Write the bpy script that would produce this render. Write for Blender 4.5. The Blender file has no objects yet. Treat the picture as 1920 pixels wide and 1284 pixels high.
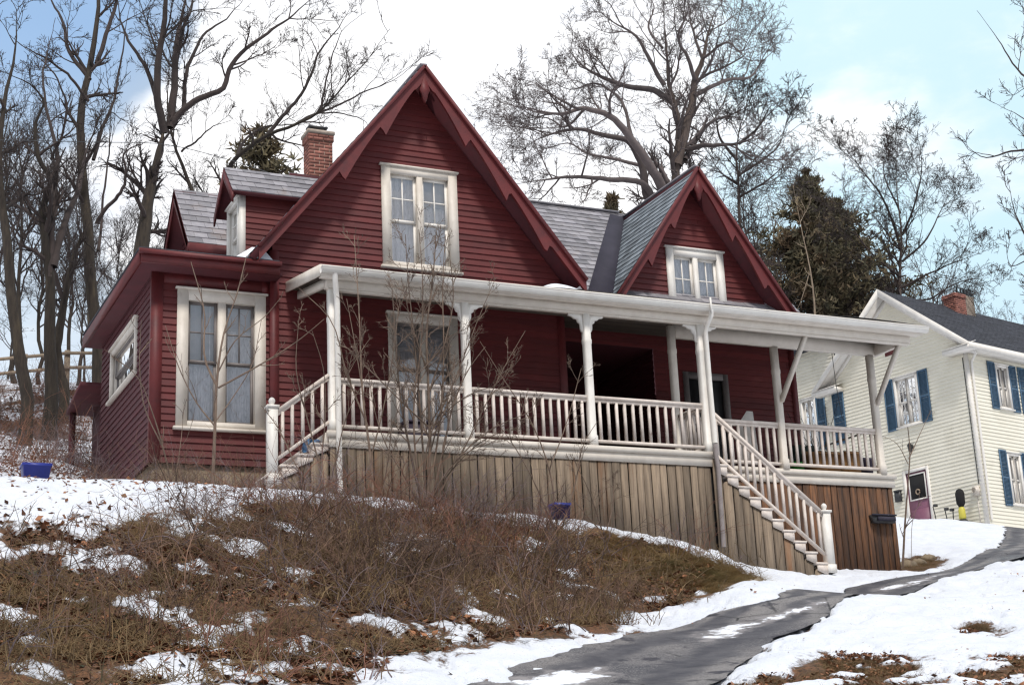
import bpy, math, random
import numpy as np

SC = bpy.context.scene
COL = SC.collection
R_ = math.radians
rng = np.random.default_rng(7)
random.seed(7)
A = np.array

# ------------------------------------------------------------------ camera model (eye at the origin, metres, Z up)
F = 2923.29
CR = A([[0.908453825078475, -0.4155942074111553, -0.044644176177651],
        [0.07714329544234921, 0.2716782164410083, -0.9592913314941022],
        [0.4108047707471056, 0.8680278805877876, 0.2788674216427795]])

def ray(x, y): return CR.T @ A([(x - 960) / F, (y - 642) / F, 1.0])
def at_y(x, y, Y): d = ray(x, y); return d * Y / d[1]
def at_x(x, y, X): d = ray(x, y); return d * X / d[0]
def at_d(x, y, D): d = ray(x, y); return d * D / math.hypot(d[0], d[1])

# ------------------------------------------------------------------ mesh builder
class MB:
    def __init__(s): s.v = []; s.f = []; s.t = []; s.n = 0; s.tubes = {}; s.q = []
    def add(s, vs, fs, tint=0.5):
        b = s.n; vs = [tuple(map(float, p)) for p in vs]
        s.v += vs; s.t += [tint] * len(vs); s.n += len(vs)
        s.f += [tuple(i + b for i in f) for f in fs]
    def poly(s, vs, tint=0.5): s.add(vs, [tuple(range(len(vs)))], tint)
    def box(s, x0, x1, y0, y1, z0, z1, tint=0.5):
        s.add([(x0,y0,z0),(x1,y0,z0),(x1,y1,z0),(x0,y1,z0),(x0,y0,z1),(x1,y0,z1),(x1,y1,z1),(x0,y1,z1)],
              [(3,2,1,0),(4,5,6,7),(0,1,5,4),(1,2,6,5),(2,3,7,6),(3,0,4,7)], tint)
    def fbox(s, O, U, V, N, u0, u1, v0, v1, n0, n1, tint=0.5):
        O, U, V, N = map(A, (O, U, V, N))
        c = [O + U*u + V*v + N*n for n in (n0, n1) for u, v in ((u0,v0),(u1,v0),(u1,v1),(u0,v1))]
        s.add(c, [(3,2,1,0),(4,5,6,7),(0,1,5,4),(1,2,6,5),(2,3,7,6),(3,0,4,7)], tint)
    def bar(s, p, q, w, h, up=(0,0,1), tint=0.5):
        p, q = A(p, float), A(q, float); d = q - p; L = np.linalg.norm(d); d /= L
        r = np.cross(d, A(up, float)); r /= np.linalg.norm(r); u = np.cross(r, d)
        s.fbox(p, d, r, u, 0, L, -w/2, w/2, -h/2, h/2, tint)
    def prism(s, pts, ext, tint=0.5):
        ext = A(ext, float); n = len(pts); P = [A(p, float) for p in pts]
        s.add(P + [p + ext for p in P], [tuple(range(n))[::-1], tuple(range(n, 2*n))] + [(i, (i+1) % n, (i+1) % n + n, i + n) for i in range(n)], tint)
    def lathe(s, c, prof, seg=16, tint=0.5):
        c = A(c, float); vs = []; fs = []
        for r, z in prof:
            for k in range(seg):
                a = 2*math.pi*k/seg; vs.append(c + A([r*math.cos(a), r*math.sin(a), z]))
        for i in range(len(prof)-1):
            for k in range(seg):
                k2 = (k+1) % seg; fs.append((i*seg+k, i*seg+k2, (i+1)*seg+k2, (i+1)*seg+k))
        fs.append(tuple(range(seg))[::-1]); fs.append(tuple((len(prof)-1)*seg + k for k in range(seg)))
        s.add(vs, fs, tint)
    def tube(s, P, r, sides=6, tint=0.5):
        P = A(P, float); r = np.broadcast_to(A(r, float), (len(P),)) if np.ndim(r) else np.full(len(P), float(r))
        s.tubeset(P[None], r[None], sides, A([tint]))
    def tubeset(s, P, r, sides, tint):
        if len(P): s.tubes.setdefault((P.shape[1], sides), []).append((P, r, np.broadcast_to(tint, (len(P),))))
    def quads(s, Q, tint): s.q.append((Q, np.broadcast_to(tint, (len(Q),))))   # (N,4,3)
    def arrays(s):
        Vs = [A(s.v, float).reshape(-1, 3)]; Ts = [A(s.t, float)]; Qs = []; n = s.n
        for (k, sd), L in s.tubes.items():
            P = np.concatenate([l[0] for l in L]); r = np.concatenate([l[1] for l in L]); t = np.concatenate([l[2] for l in L])
            T = np.gradient(P, axis=1); T /= np.linalg.norm(T, axis=2, keepdims=True) + 1e-9
            m = np.abs(T.mean(1)); ref = np.where((m[:, 2:3] < .8), A([[0, 0, 1.]]), A([[1., 0, 0]]))[:, None, :]
            N = np.cross(T, np.broadcast_to(ref, T.shape)); N /= np.linalg.norm(N, axis=2, keepdims=True) + 1e-9
            B = np.cross(T, N); a = np.arange(sd) * 2*np.pi/sd
            V = P[:, :, None] + r[:, :, None, None] * (np.cos(a)[None, None, :, None]*N[:, :, None] + np.sin(a)[None, None, :, None]*B[:, :, None])
            nt = len(P); base = n + np.arange(nt)[:, None, None]*(k*sd)
            i = np.arange(k-1)[None, :, None]*sd; j = np.arange(sd)[None, None, :]; j2 = (j+1) % sd
            q = np.stack([base+i+j, base+i+j2, base+i+sd+j2, base+i+sd+j], -1).reshape(-1, 4)
            Vs.append(V.reshape(-1, 3)); Ts.append(np.repeat(t, k*sd)); Qs.append(q); n += nt*k*sd
        for Q, t in s.q:
            Vs.append(Q.reshape(-1, 3)); Ts.append(np.repeat(t, 4)); Qs.append(n + np.arange(len(Q)*4).reshape(-1, 4)); n += len(Q)*4
        return np.concatenate(Vs), np.concatenate(Ts), (np.concatenate(Qs) if Qs else np.zeros((0, 4), int))

ORG = {}
def build(name, mb, m, parent=None, loc=None, smooth=False, attrs=None):
    V, T, Q = mb.arrays()
    org = ORG[parent.name] if parent is not None else A(loc if loc is not None else (0, 0, 0), float)
    me = bpy.data.meshes.new(name)
    ls = [len(f) for f in mb.f] + [4]*len(Q)
    li = [i for f in mb.f for i in f]
    li = np.concatenate([A(li, np.int32), Q.reshape(-1).astype(np.int32)])
    me.vertices.add(len(V)); me.vertices.foreach_set('co', (V - org).astype(np.float32).ravel())
    me.loops.add(len(li)); me.loops.foreach_set('vertex_index', li)
    st = np.concatenate([[0], np.cumsum(ls)[:-1]]).astype(np.int32)
    me.polygons.add(len(ls)); me.polygons.foreach_set('loop_start', st)
    me.polygons.foreach_set('loop_total', A(ls, np.int32))
    if smooth: me.polygons.foreach_set('use_smooth', np.ones(len(ls), bool))
    at = me.attributes.new('tint', 'FLOAT', 'POINT'); at.data.foreach_set('value', T.astype(np.float32))
    for k, v in (attrs or {}).items():
        at = me.attributes.new(k, 'FLOAT', 'POINT'); at.data.foreach_set('value', A(v, np.float32))
    me.update(calc_edges=True); me.validate()
    o = bpy.data.objects.new(name, me); COL.objects.link(o)
    me.materials.append(m)
    if parent is not None: o.parent = parent
    else: o.location = org
    ORG[o.name] = org
    return o

def empty(name, loc):
    o = bpy.data.objects.new(name, None); COL.objects.link(o); o.location = loc; o.empty_display_size = .2
    ORG[o.name] = A(loc, float); return o
def tag(o, label=None, cat=None, group=None, kind=None):
    if label: o['label'] = label
    if cat: o['category'] = cat
    if group: o['group'] = group
    if kind: o['kind'] = kind
    return o

# ------------------------------------------------------------------ materials
def mat(name, c1, c2=None, scale=6.0, rough=.7, tint=0.0, bump=0.0, bscale=40.0, stretch=(1,1,1), c3=None, s3=1.2, lo3=.55, hi3=.72, metal=0, spec=.5, detail=6):
    m = bpy.data.materials.new(name); m.use_nodes = True
    nt = m.node_tree; N = nt.nodes; L = nt.links; b = N['Principled BSDF']
    b.inputs['Roughness'].default_value = rough; b.inputs['Metallic'].default_value = metal; b.inputs['Specular IOR Level'].default_value = spec
    tc = N.new('ShaderNodeTexCoord'); mp = N.new('ShaderNodeMapping'); mp.inputs['Scale'].default_value = stretch
    L.new(tc.outputs['Object'], mp.inputs['Vector'])
    def noise(sc, det=detail):
        n = N.new('ShaderNodeTexNoise'); n.inputs['Scale'].default_value = sc; n.inputs['Detail'].default_value = det
        n.inputs['Roughness'].default_value = .62; L.new(mp.outputs[0], n.inputs['Vector']); return n
    def mix(f, a, c, typ='MIX'):
        x = N.new('ShaderNodeMix'); x.data_type = 'RGBA'; x.blend_type = typ
        if isinstance(f, (int, float)): x.inputs[0].default_value = f
        else: L.new(f, x.inputs[0])
        for k, q in ((6, a), (7, c)):
            if isinstance(q, tuple): x.inputs[k].default_value = (*q, 1)
            else: L.new(q, x.inputs[k])
        return x.outputs[2]
    def ramp(src, lo, hi):
        r = N.new('ShaderNodeMapRange'); r.interpolation_type = 'SMOOTHSTEP'; r.inputs[1].default_value = lo; r.inputs[2].default_value = hi
        L.new(src, r.inputs[0]); return r.outputs[0]
    if c2 is None: c2 = tuple(x*.75 for x in c1)
    col = mix(ramp(noise(scale).outputs['Fac'], .3, .7), c1, c2)
    if c3 is not None: col = mix(ramp(noise(s3).outputs['Fac'], lo3, hi3), col, c3)
    if tint:
        a = N.new('ShaderNodeAttribute'); a.attribute_name = 'tint'
        r = N.new('ShaderNodeMapRange'); r.inputs[3].default_value = 1 - tint; r.inputs[4].default_value = 1 + tint
        L.new(a.outputs['Fac'], r.inputs[0])
        vm = N.new('ShaderNodeVectorMath'); vm.operation = 'SCALE'; L.new(col, vm.inputs[0]); L.new(r.outputs[0], vm.inputs['Scale']); col = vm.outputs[0]
    L.new(col, b.inputs['Base Color'])
    if bump:
        bp = N.new('ShaderNodeBump'); bp.inputs['Strength'].default_value = bump; bp.inputs['Distance'].default_value = .02
        L.new(noise(bscale, 4).outputs['Fac'], bp.inputs['Height']); L.new(bp.outputs[0], b.inputs['Normal'])
    return m

M = {}
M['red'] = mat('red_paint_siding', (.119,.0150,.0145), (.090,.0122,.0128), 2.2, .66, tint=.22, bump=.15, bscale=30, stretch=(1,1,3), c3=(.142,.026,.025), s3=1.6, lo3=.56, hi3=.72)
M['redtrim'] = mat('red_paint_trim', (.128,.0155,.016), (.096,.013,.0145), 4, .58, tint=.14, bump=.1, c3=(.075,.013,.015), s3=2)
M['reddark'] = mat('red_boards_shaded', (.085,.011,.016), (.065,.010,.014), 4, .75, tint=.15, stretch=(1,1,4))  # darker copy of the siding red: shade put into undersides and turned-away walls
M['cream'] = mat('cream_paint', (.72,.655,.575), (.64,.575,.50), 5, .55, tint=.08, bump=.06, c3=(.47,.41,.34), s3=3.5, lo3=.64, hi3=.82)
M['white'] = mat('white_paint', (.82,.785,.73), (.74,.70,.645), 5, .5, tint=.06, bump=.05, c3=(.58,.53,.47), s3=4, lo3=.66, hi3=.82)
M['railwhite'] = mat('weathered_railing_paint', (.73,.65,.59), (.60,.52,.46), 9, .6, tint=.14, bump=.06, c3=(.40,.31,.26), s3=8, lo3=.62, hi3=.75)
M['slate'] = mat('grey_slate', (.30,.285,.30), (.22,.21,.23), 5, .5, tint=.34, bump=.25, bscale=25, c3=(.24,.20,.19), s3=2)
M['slateblue'] = mat('blue_grey_slate', (.22,.25,.27), (.15,.17,.19), 5, .45, tint=.4, bump=.25, bscale=25, c3=(.14,.15,.16), s3=2)
M['valley'] = mat('dark_valley_metal', (.048,.044,.062), (.036,.034,.048), 3, .75, bump=.05, spec=.2)
M['skirt'] = mat('weathered_grey_boards', (.265,.20,.14), (.14,.105,.075), 4, .88, tint=.36, bump=.35, bscale=40, stretch=(7,7,.45), c3=(.20,.105,.055), s3=.5, lo3=.58, hi3=.70)
M['skirtwarm'] = mat('brown_stained_boards', (.17,.075,.032), (.055,.027,.015), 5, .78, tint=.38, bump=.25, bscale=40, stretch=(6,6,.5), c3=(.035,.022,.016), s3=.8)
M['ceiling'] = mat('porch_ceiling_boards', (.125,.098,.075), (.09,.07,.053), 5, .7, tint=.2, stretch=(1,6,1))
M['concrete'] = mat('tan_foundation', (.27,.21,.14), (.18,.14,.095), 6, .95, bump=.4, bscale=18, c3=(.12,.095,.065), s3=2.5)
M['curtain'] = mat('white_lace_curtain', (.86,.84,.86), (.66,.65,.68), 12, .9, stretch=(3,3,.8), c3=(.5,.49,.53), s3=14, lo3=.55, hi3=.66)
M['shade'] = mat('grey_window_shade', (.55,.55,.58), (.47,.47,.51), 4, .9)
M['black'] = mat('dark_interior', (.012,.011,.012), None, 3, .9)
M['darkgrey'] = mat('dark_grey_metal', (.03,.03,.032), (.045,.045,.047), 6, .5)
M['sashdark'] = mat('grey_sash_paint', (.20,.175,.165), (.15,.13,.125), 6, .6)
M['brick'] = mat('red_brick_face', (.32,.135,.10), (.23,.09,.07), 14, .88, tint=.3, bump=.2)
M['mortar'] = mat('mortar', (.42,.35,.29), (.33,.27,.22), 12, .95)
M['snow'] = mat('snow', (.86,.88,.92), (.80,.83,.89), 2, .6, bump=.3, bscale=6)
M['yellow'] = mat('yellow_vinyl_siding', (.82,.775,.655), (.77,.725,.605), 1.5, .5, tint=.05, c3=(.69,.645,.53), s3=.6)
M['shutter'] = mat('blue_shutter_paint', (.075,.150,.235), (.058,.122,.195), 8, .55, tint=.1, c3=(.11,.18,.25), s3=3)
M['purple'] = mat('plum_door_paint', (.22,.085,.135), (.19,.075,.12), 5, .5)
M['roofdark'] = mat('dark_shingles', (.030,.032,.042), (.045,.047,.058), 9, .8, tint=.3, bump=.3)
M['asph'] = None
M['barkdark'] = mat('dark_bark', (.055,.042,.031), (.026,.020,.016), 7, .95, tint=.25, bump=.5, bscale=20, stretch=(3,3,.5), c3=(.09,.068,.042), s3=1.3)
M['barkgrey'] = mat('grey_brown_bark', (.13,.098,.082), (.07,.052,.045), 7, .95, tint=.25, bump=.5, bscale=20, stretch=(3,3,.5))
M['twig'] = mat('twig_bark', (.060,.044,.040), (.038,.029,.027), 3, .95, tint=.35)
M['twiggrey'] = mat('grey_twig_bark', (.13,.105,.10), (.09,.07,.068), 3, .95, tint=.3)
M['paletan'] = mat('pale_dead_bark', (.36,.28,.20), (.24,.18,.13), 6, .9, bump=.3)
M['needles'] = mat('dull_pine_needles', (.165,.130,.068), (.065,.062,.036), 1.5, .8, tint=.7, c3=(.16,.105,.06), s3=.7, lo3=.48, hi3=.66)
M['brush'] = mat('brown_brush_stems', (.21,.125,.085), (.085,.052,.038), .9, .95, tint=.65)
M['brushgrey'] = mat('grey_mauve_stems', (.23,.175,.175), (.12,.085,.09), .9, .95, tint=.6)
M['brushred'] = mat('rusty_stems', (.24,.11,.07), (.13,.062,.043), .9, .95, tint=.6)
M['pipe'] = mat('weathered_pipe', (.30,.26,.25), (.22,.19,.185), 6, .6, bump=.05)
M['creeper'] = mat('olive_creeper_leaves', (.055,.058,.022), (.032,.034,.016), 3, .7, tint=.6)
M['mossgrass'] = mat('flattened_olive_grass', (.34,.225,.10), (.20,.145,.06), 1.2, .95, tint=.45, c3=(.13,.12,.045), s3=.8, lo3=.5, hi3=.66)
M['leaf'] = mat('dead_leaves', (.28,.12,.055), (.12,.052,.03), 3, .9, tint=.6, c3=(.16,.095,.05), s3=1)
M['grassdead'] = mat('dead_grass', (.25,.165,.08), (.13,.085,.042), 1.4, .95, tint=.5, c3=(.065,.060,.025), s3=.9)
M['sapling'] = mat('sapling_bark', (.21,.15,.11), (.125,.085,.065), 6, .9, tint=.35)
M['blue'] = mat('blue_plastic', (.018,.030,.24), (.013,.022,.17), 3, .45, bump=.4, bscale=7)
M['card'] = mat('cardboard', (.42,.22,.085), (.34,.17,.065), 5, .85)
M['green'] = mat('green_plastic', (.05,.42,.06), (.04,.33,.05), 5, .5)
M['dkgreen'] = mat('dark_green_fabric', (.03,.055,.04), (.02,.035,.03), 5, .8)
M['plum'] = mat('dark_plum_plastic', (.06,.04,.075), (.045,.03,.055), 5, .5)
M['lemon'] = mat('yellow_plastic', (.62,.55,.08), (.55,.48,.07), 5, .5)
M['light_blue'] = mat('blue_bag_plastic', (.06,.19,.38), (.05,.14,.28), 9, .5, bump=.4, bscale=9)

def glass_mat(name, tintc=(.5,.55,.62), refl=.35, rough=.02):
    m = bpy.data.materials.new(name); m.use_nodes = True; nt = m.node_tree; N = nt.nodes; L = nt.links; N.clear()
    out = N.new('ShaderNodeOutputMaterial'); tr = N.new('ShaderNodeBsdfTransparent'); tr.inputs[0].default_value = (.93,.94,.95,1)
    gl = N.new('ShaderNodeBsdfGlossy'); gl.inputs['Roughness'].default_value = rough; gl.inputs[0].default_value = (1,1,1,1)
    fr = N.new('ShaderNodeLayerWeight'); fr.inputs[0].default_value = refl
    tc = N.new('ShaderNodeTexCoord'); no = N.new('ShaderNodeTexNoise'); no.inputs['Scale'].default_value = 2.2; no.inputs['Detail'].default_value = 2
    L.new(tc.outputs['Object'], no.inputs['Vector']); bp = N.new('ShaderNodeBump'); bp.inputs['Strength'].default_value = .25; bp.inputs['Distance'].default_value = .02
    L.new(no.outputs['Fac'], bp.inputs['Height']); L.new(bp.outputs[0], gl.inputs['Normal'])
    mr = N.new('ShaderNodeMapRange'); mr.inputs[3].default_value = .20; mr.inputs[4].default_value = .95; L.new(fr.outputs['Fresnel'], mr.inputs[0])
    mx = N.new('ShaderNodeMixShader'); L.new(mr.outputs[0], mx.inputs[0]); L.new(tr.outputs[0], mx.inputs[1]); L.new(gl.outputs[0], mx.inputs[2]); L.new(mx.outputs[0], out.inputs[0])
    return m
M['glass'] = glass_mat('window_glass')

# ------------------------------------------------------------------ numpy noise and terrain
def hash2(i, j, s): 
    h = (i.astype(np.int64)*374761393 + j.astype(np.int64)*668265263 + s*1442695041) & 0xffffffff
    h = ((h ^ (h >> 13))*1274126177) & 0xffffffff
    return ((h ^ (h >> 16)) & 0xffff)/65535.0
def vnoise(x, y, s=0):
    i = np.floor(x); j = np.floor(y); fx = x-i; fy = y-j; fx = fx*fx*(3-2*fx); fy = fy*fy*(3-2*fy)
    a = hash2(i, j, s); b = hash2(i+1, j, s); c = hash2(i, j+1, s); d = hash2(i+1, j+1, s)
    return (a*(1-fx)+b*fx)*(1-fy)+(c*(1-fx)+d*fx)*fy
def fbm(x, y, s=0, o=4):
    t = 0; a = .5; w = 0
    for k in range(o): t = t + a*vnoise(x*2**k, y*2**k, s+k*17); w += a; a *= .5
    return t/w

def drv(x, y):                                   # a pixel on the driveway slope
    d = ray(x, y); e = d[2]/math.hypot(d[0], d[1]); return at_d(x, y, 1.6/(.179 - e))
CTRL = [(0,0,-1.6),(0,-25,-5.5),(-30,-10,-4),(30,-12,-3),(60,0,1.5),(-40,20,3)]
for q in ((860,1284),(1160,1195),(1450,1115),(1340,1284),(1640,1130),(1760,1090),(1920,1284),(1920,1160),(1920,1040)): CTRL.append(drv(*q))
for q in ((640,932,21),(880,958,21),(1130,987,21),(1342,1027,21),(1565,1080,21),(1688,1077,21.85)): CTRL.append(at_y(*q))
CTRL += [(5,22.5,4.35),(2,23,4.15),(12,26,4.5),(8,27,4.7),(16,26,4.5),(17.5,25,4.2)]
for q in ((0,905,19.6),(150,905,19.8),(300,906,20.2),(500,926,20.8),(0,1284,12.3),(300,1284,12.6),(640,1284,13.3),(0,1095,15.2),(300,1095,15.6),(640,1105,16.4),(900,1110,17.6),
          (1160,1180,17.6),(1400,1108,19.3),(0,890,25.5),(90,885,26.5),(0,760,35),(180,730,35),(-300,760,35),(-300,905,20),(-300,1284,12),
          (1845,990,48),(1920,1000,44),(1900,992,43),(1700,975,43),(1780,976,42.5),(1870,1012,38),(1720,1062,30),(1780,1020,36)): CTRL.append(at_d(*q))
CTRL += [(31,42,7.5),(42,37.6,7.2),(55,42,8.5),(-2,46,12.3),(8,46,12.0),(20,50,12.5),(34,63,17.5),(48,62,16.5),(70,55,13),(0,85,21),(40,95,25),(90,90,20),(-40,60,15),(0,160,36),(90,170,38),(-90,120,28),(160,80,18)]
CT = A([tuple(map(float, c)) for c in CTRL])
def _U(r2): return np.where(r2 > 1e-12, r2*np.log(r2+1e-12), 0)
_n = len(CT); _K = _U(((CT[:, None, :2]-CT[None, :, :2])**2).sum(-1)) + np.eye(_n)*2.0
_P = np.c_[np.ones(_n), CT[:, :2]]
_S = np.linalg.solve(np.block([[_K, _P], [_P.T, np.zeros((3, 3))]]), np.r_[CT[:, 2], 0, 0, 0])
def base_z(x, y):
    x = np.asarray(x, float); y = np.asarray(y, float); z = _S[_n] + _S[_n+1]*x + _S[_n+2]*y
    for k in range(_n): z = z + _S[k]*_U((x-CT[k, 0])**2 + (y-CT[k, 1])**2)
    return z
def on_ground(px, py, d0=6, d1=60):
    ds = np.arange(d0, d1, .1); d = ray(px, py); h = math.hypot(d[0], d[1]); P = d[None]*(ds/h)[:, None]
    g = base_z(P[:, 0], P[:, 1]) >= P[:, 2]; k = int(np.argmax(g)) if g.any() else len(ds)-1
    return P[k]
def in_poly(x, y, poly):
    r = np.zeros(x.shape, bool); n = len(poly)
    for i in range(n):
        x0, y0 = poly[i][:2]; x1, y1 = poly[(i+1) % n][:2]
        if y0 == y1: continue
        c = ((y0 > y) != (y1 > y)) & (x < (x1-x0)*(y-y0)/(y1-y0)+x0); r ^= c
    return r
def dist_poly(x, y, poly):
    D = np.full(x.shape, 1e9); n = len(poly)
    for i in range(n):
        a = A(poly[i][:2]); b = A(poly[(i+1) % n][:2]); e = b-a; L = e@e+1e-9
        t = np.clip(((x-a[0])*e[0]+(y-a[1])*e[1])/L, 0, 1); D = np.minimum(D, np.hypot(x-a[0]-t*e[0], y-a[1]-t*e[1]))
    return np.where(in_poly(x, y, poly), D, -D)          # + inside
gp = lambda pts: [on_ground(*p)[:2] for p in pts]
# world outlines found once from where the slope is seen
DRV_L = gp([(560,1400),(760,1330),(960,1266),(1085,1227),(1185,1197),(1340,1161),(1460,1131),(1585,1110),(1730,1083),(1810,1060),(1872,1030),(1885,1008)])+[tuple(at_d(1895,988,46)[:2])]
DRV_R = gp([(1180,1400),(1350,1284),(1410,1247),(1460,1207),(1545,1167),(1685,1122),(1760,1096),(1850,1068),(1920,1048),(1975,1022)])+[tuple(at_d(2010,995,46)[:2])]
DRV = DRV_L + DRV_R[::-1]
BANK = gp([(-220,1300),(-220,1010),(120,985),(330,960),(520,950),(640,950),(880,975),(1060,995),(1190,1010),(1330,1050),(1420,1085),(1300,1120),(1200,1160),(1150,1190),(1000,1200),(860,1215),(760,1245),(640,1290)])
TERR = gp([(-220,1010),(120,985),(330,960),(500,945),(500,926),(300,908),(-220,906)])
LAWN_BARE = [gp(q) for q in ([(1290,1320),(1360,1290),(1480,1272),(1560,1262),(1700,1268),(1800,1262),(1935,1256),(1935,1320)],
             [(1540,1250),(1560,1236),(1600,1234),(1650,1240),(1700,1236),(1720,1262),(1640,1268),(1560,1262)],[(1840,1244),(1880,1232),(1935,1236),(1935,1256),(1850,1258)],[(1790,1182),(1830,1176),(1850,1186),(1800,1192)])]
MOSS = gp([(1440,1098),(1330,1060),(1220,1022),(1130,1000),(1090,1010),(1120,1060),(1250,1110),(1340,1112)])
UNDER = gp([(1680,1078),(1690,1050),(1740,1044),(1775,1052),(1760,1068),(1710,1078)])
HILL = [(-60,26.5),(3.5,26.5),(6,32),(30,48),(60,60),(200,90),(200,300),(-200,300),(-200,26.5)]

def sig(v): return 1/(1+np.exp(-np.clip(v, -40, 40)))
def surf(x, y):
    """height and snow cover of the ground"""
    z = base_z(x, y); d = np.hypot(x, y)
    near = np.clip((70-d)/40, 0, 1)
    rough = fbm(x*1.3, y*1.3, 3)-.5; fine = fbm(x*5, y*5, 9)-.5
    dr = dist_poly(x, y, DRV); bk = dist_poly(x, y, BANK); te = dist_poly(x, y, TERR)
    snow = np.full(x.shape, .82) + .25*rough
    inb = sig((bk+.1+.5*rough)*6)
    pn = .42*fbm(x*1.15+y*.3+3, y*1.7-x*.3, 31)+.58*fbm(x*2.7+y*.5, y*3.1-x*.8, 37)                  # patches of snow left lying along the slope
    snow -= inb*(.355+.14*sig((x-5.2)*1.6)*sig((8.-np.abs(x-9.5))*1.2)) + inb*2.3*(pn-.46)
    snow += .24*sig(te*5)
    snow = np.where(in_poly(x, y, HILL), .50+.9*(fbm(x*.5, y*1.1, 21)-.45), snow)
    for q in LAWN_BARE: snow -= sig((dist_poly(x, y, q)+.1)*7)*np.clip(.35+2.2*(fbm(x*2.6, y*2.6, 55)-.42), -.1, .9)
    snow -= sig((dist_poly(x, y, MOSS)+.3*rough)*8)*(.40+2.0*(fbm(x*1.2+y*.7, y*3.0-x*1.4, 93)-.46))
    snow -= .6*sig((dist_poly(x, y, UNDER)+.1*rough)*10)
    snow -= .33*np.exp(-(dr/.14)**2)*(fbm(x*2, y*2, 77) > .52)
    hum = fbm(x*2.4+5, y*2.4, 83)-.5; pit = np.clip(fbm(x*4.2, y*4.2, 87)-.60, 0, 1)
    z = z + near*(.10*rough*np.where(bk > 0, 2.2, 1.2) + .05*fine*np.where(bk > 0, 1.8, .8) + .07*hum - .35*pit)
    edge = sig(-dr*16)
    z = z - .05*(1-edge) + .035*edge*np.exp(np.minimum(dr, 0)*.8)
    z = z + .045*np.clip((snow-.47)*4, 0, 1)*near
    return z, snow, dr
def ground_z(x, y): return float(surf(A([x]), A([y]))[0][0])

def node_ground(name):
    m = bpy.data.materials.new(name); m.use_nodes = True; nt = m.node_tree; N = nt.nodes; L = nt.links; b = N['Principled BSDF']
    tc = N.new('ShaderNodeTexCoord')
    def noise(sc, det=6):
        n = N.new('ShaderNodeTexNoise'); n.inputs['Scale'].default_value = sc; n.inputs['Detail'].default_value = det; n.inputs['Roughness'].default_value = .65; L.new(tc.outputs['Object'], n.inputs['Vector']); return n.outputs['Fac']
    def ss(src, lo, hi):
        r = N.new('ShaderNodeMapRange'); r.interpolation_type = 'SMOOTHSTEP'; r.inputs[1].default_value = lo; r.inputs[2].default_value = hi; L.new(src, r.inputs[0]); return r.outputs[0]
    def mix(f, a, c):
        x = N.new('ShaderNodeMix'); x.data_type = 'RGBA'; L.new(f, x.inputs[0])
        for k, q in ((6, a), (7, c)):
            if isinstance(q, tuple): x.inputs[k].default_value = (*q, 1)
            else: L.new(q, x.inputs[k])
        return x.outputs[2]
    def math_(op, a, c):
        x = N.new('ShaderNodeMath'); x.operation = op
        for k, q in ((0, a), (1, c)):
            if isinstance(q, (int, float)): x.inputs[k].default_value = q
            else: L.new(q, x.inputs[k])
        return x.outputs[0]
    at = N.new('ShaderNodeAttribute'); at.attribute_name = 'snow'
    return m, N, L, b, noise, ss, mix, math_, at.outputs['Fac']
m, N, L, b, noise, ss, mix, math_, sn = node_ground('snowy_ground')
dirt = mix(ss(noise(1.1), .35, .65), (.115,.060,.034), (.065,.048,.026))
dirt = mix(ss(noise(14), .35, .65), dirt, (.19,.092,.046))
dirt = mix(ss(noise(45, 3), .45, .7), dirt, (.03,.020,.014))
mo = N.new('ShaderNodeAttribute'); mo.attribute_name = 'moss'
dirt = mix(math_('MULTIPLY', mo.outputs['Fac'], ss(noise(5, 6), .3, .62)), dirt, (.20,.135,.058))
v = math_('ADD', sn, math_('MULTIPLY', math_('SUBTRACT', noise(6, 8), .5), .75)); v = math_('ADD', v, math_('MULTIPLY', math_('SUBTRACT', noise(30, 5), .5), .40))
f = ss(v, .43, .585)
snowc = mix(ss(noise(2.5), .3, .7), (.735,.76,.81), (.655,.685,.75)); snowc = mix(ss(noise(1.4, 8), .56, .72), snowc, (.70,.71,.75)); snowc = mix(ss(noise(48, 3), .60, .72), snowc, (.46,.40,.36))
L.new(mix(f, dirt, snowc), b.inputs['Base Color']); b.inputs['Roughness'].default_value = .75; b.inputs['Specular IOR Level'].default_value = .25
bp = N.new('ShaderNodeBump'); bp.inputs['Strength'].default_value = .6; bp.inputs['Distance'].default_value = .04; L.new(math_('ADD', math_('MULTIPLY', f, .7), noise(16, 5)), bp.inputs['Height']); L.new(bp.outputs[0], b.inputs['Normal'])
M['ground'] = m
m, N, L, b, noise, ss, mix, math_, sn = node_ground('wet_worn_asphalt')
asp = mix(ss(noise(.55), .4, .6), (.20,.185,.18), (.062,.060,.070)); asp = mix(ss(noise(60, 2), .5, .66), asp, (.25,.24,.235)); asp = mix(ss(noise(42, 2), .56, .68), asp, (.022,.021,.023))
asp = mix(ss(noise(2.3, 5), .56, .64), asp, (.034,.032,.042))
ac = N.new('ShaderNodeAttribute'); ac.attribute_name = 'across'
wv = math_('ADD', ac.outputs['Fac'], math_('MULTIPLY', math_('SUBTRACT', noise(.8), .5), .35))
trk = math_('ABSOLUTE', math_('SUBTRACT', math_('FRACT', math_('MULTIPLY', wv, 2.0), 0), .5), 0)
asp = mix(ss(trk, .32, .10), asp, mix(ss(noise(3), .35, .65), (.045,.044,.054), (.085,.082,.09)))
vo = N.new('ShaderNodeTexVoronoi'); vo.feature = 'DISTANCE_TO_EDGE'; vo.inputs['Scale'].default_value = 1.1; tcv = N.new('ShaderNodeTexCoord'); L.new(tcv.outputs['Object'], vo.inputs['Vector'])
crk = math_('MULTIPLY', ss(vo.outputs['Distance'], .018, .004), ss(noise(.7), .45, .6)); asp = mix(crk, asp, (.018,.017,.018))
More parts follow.
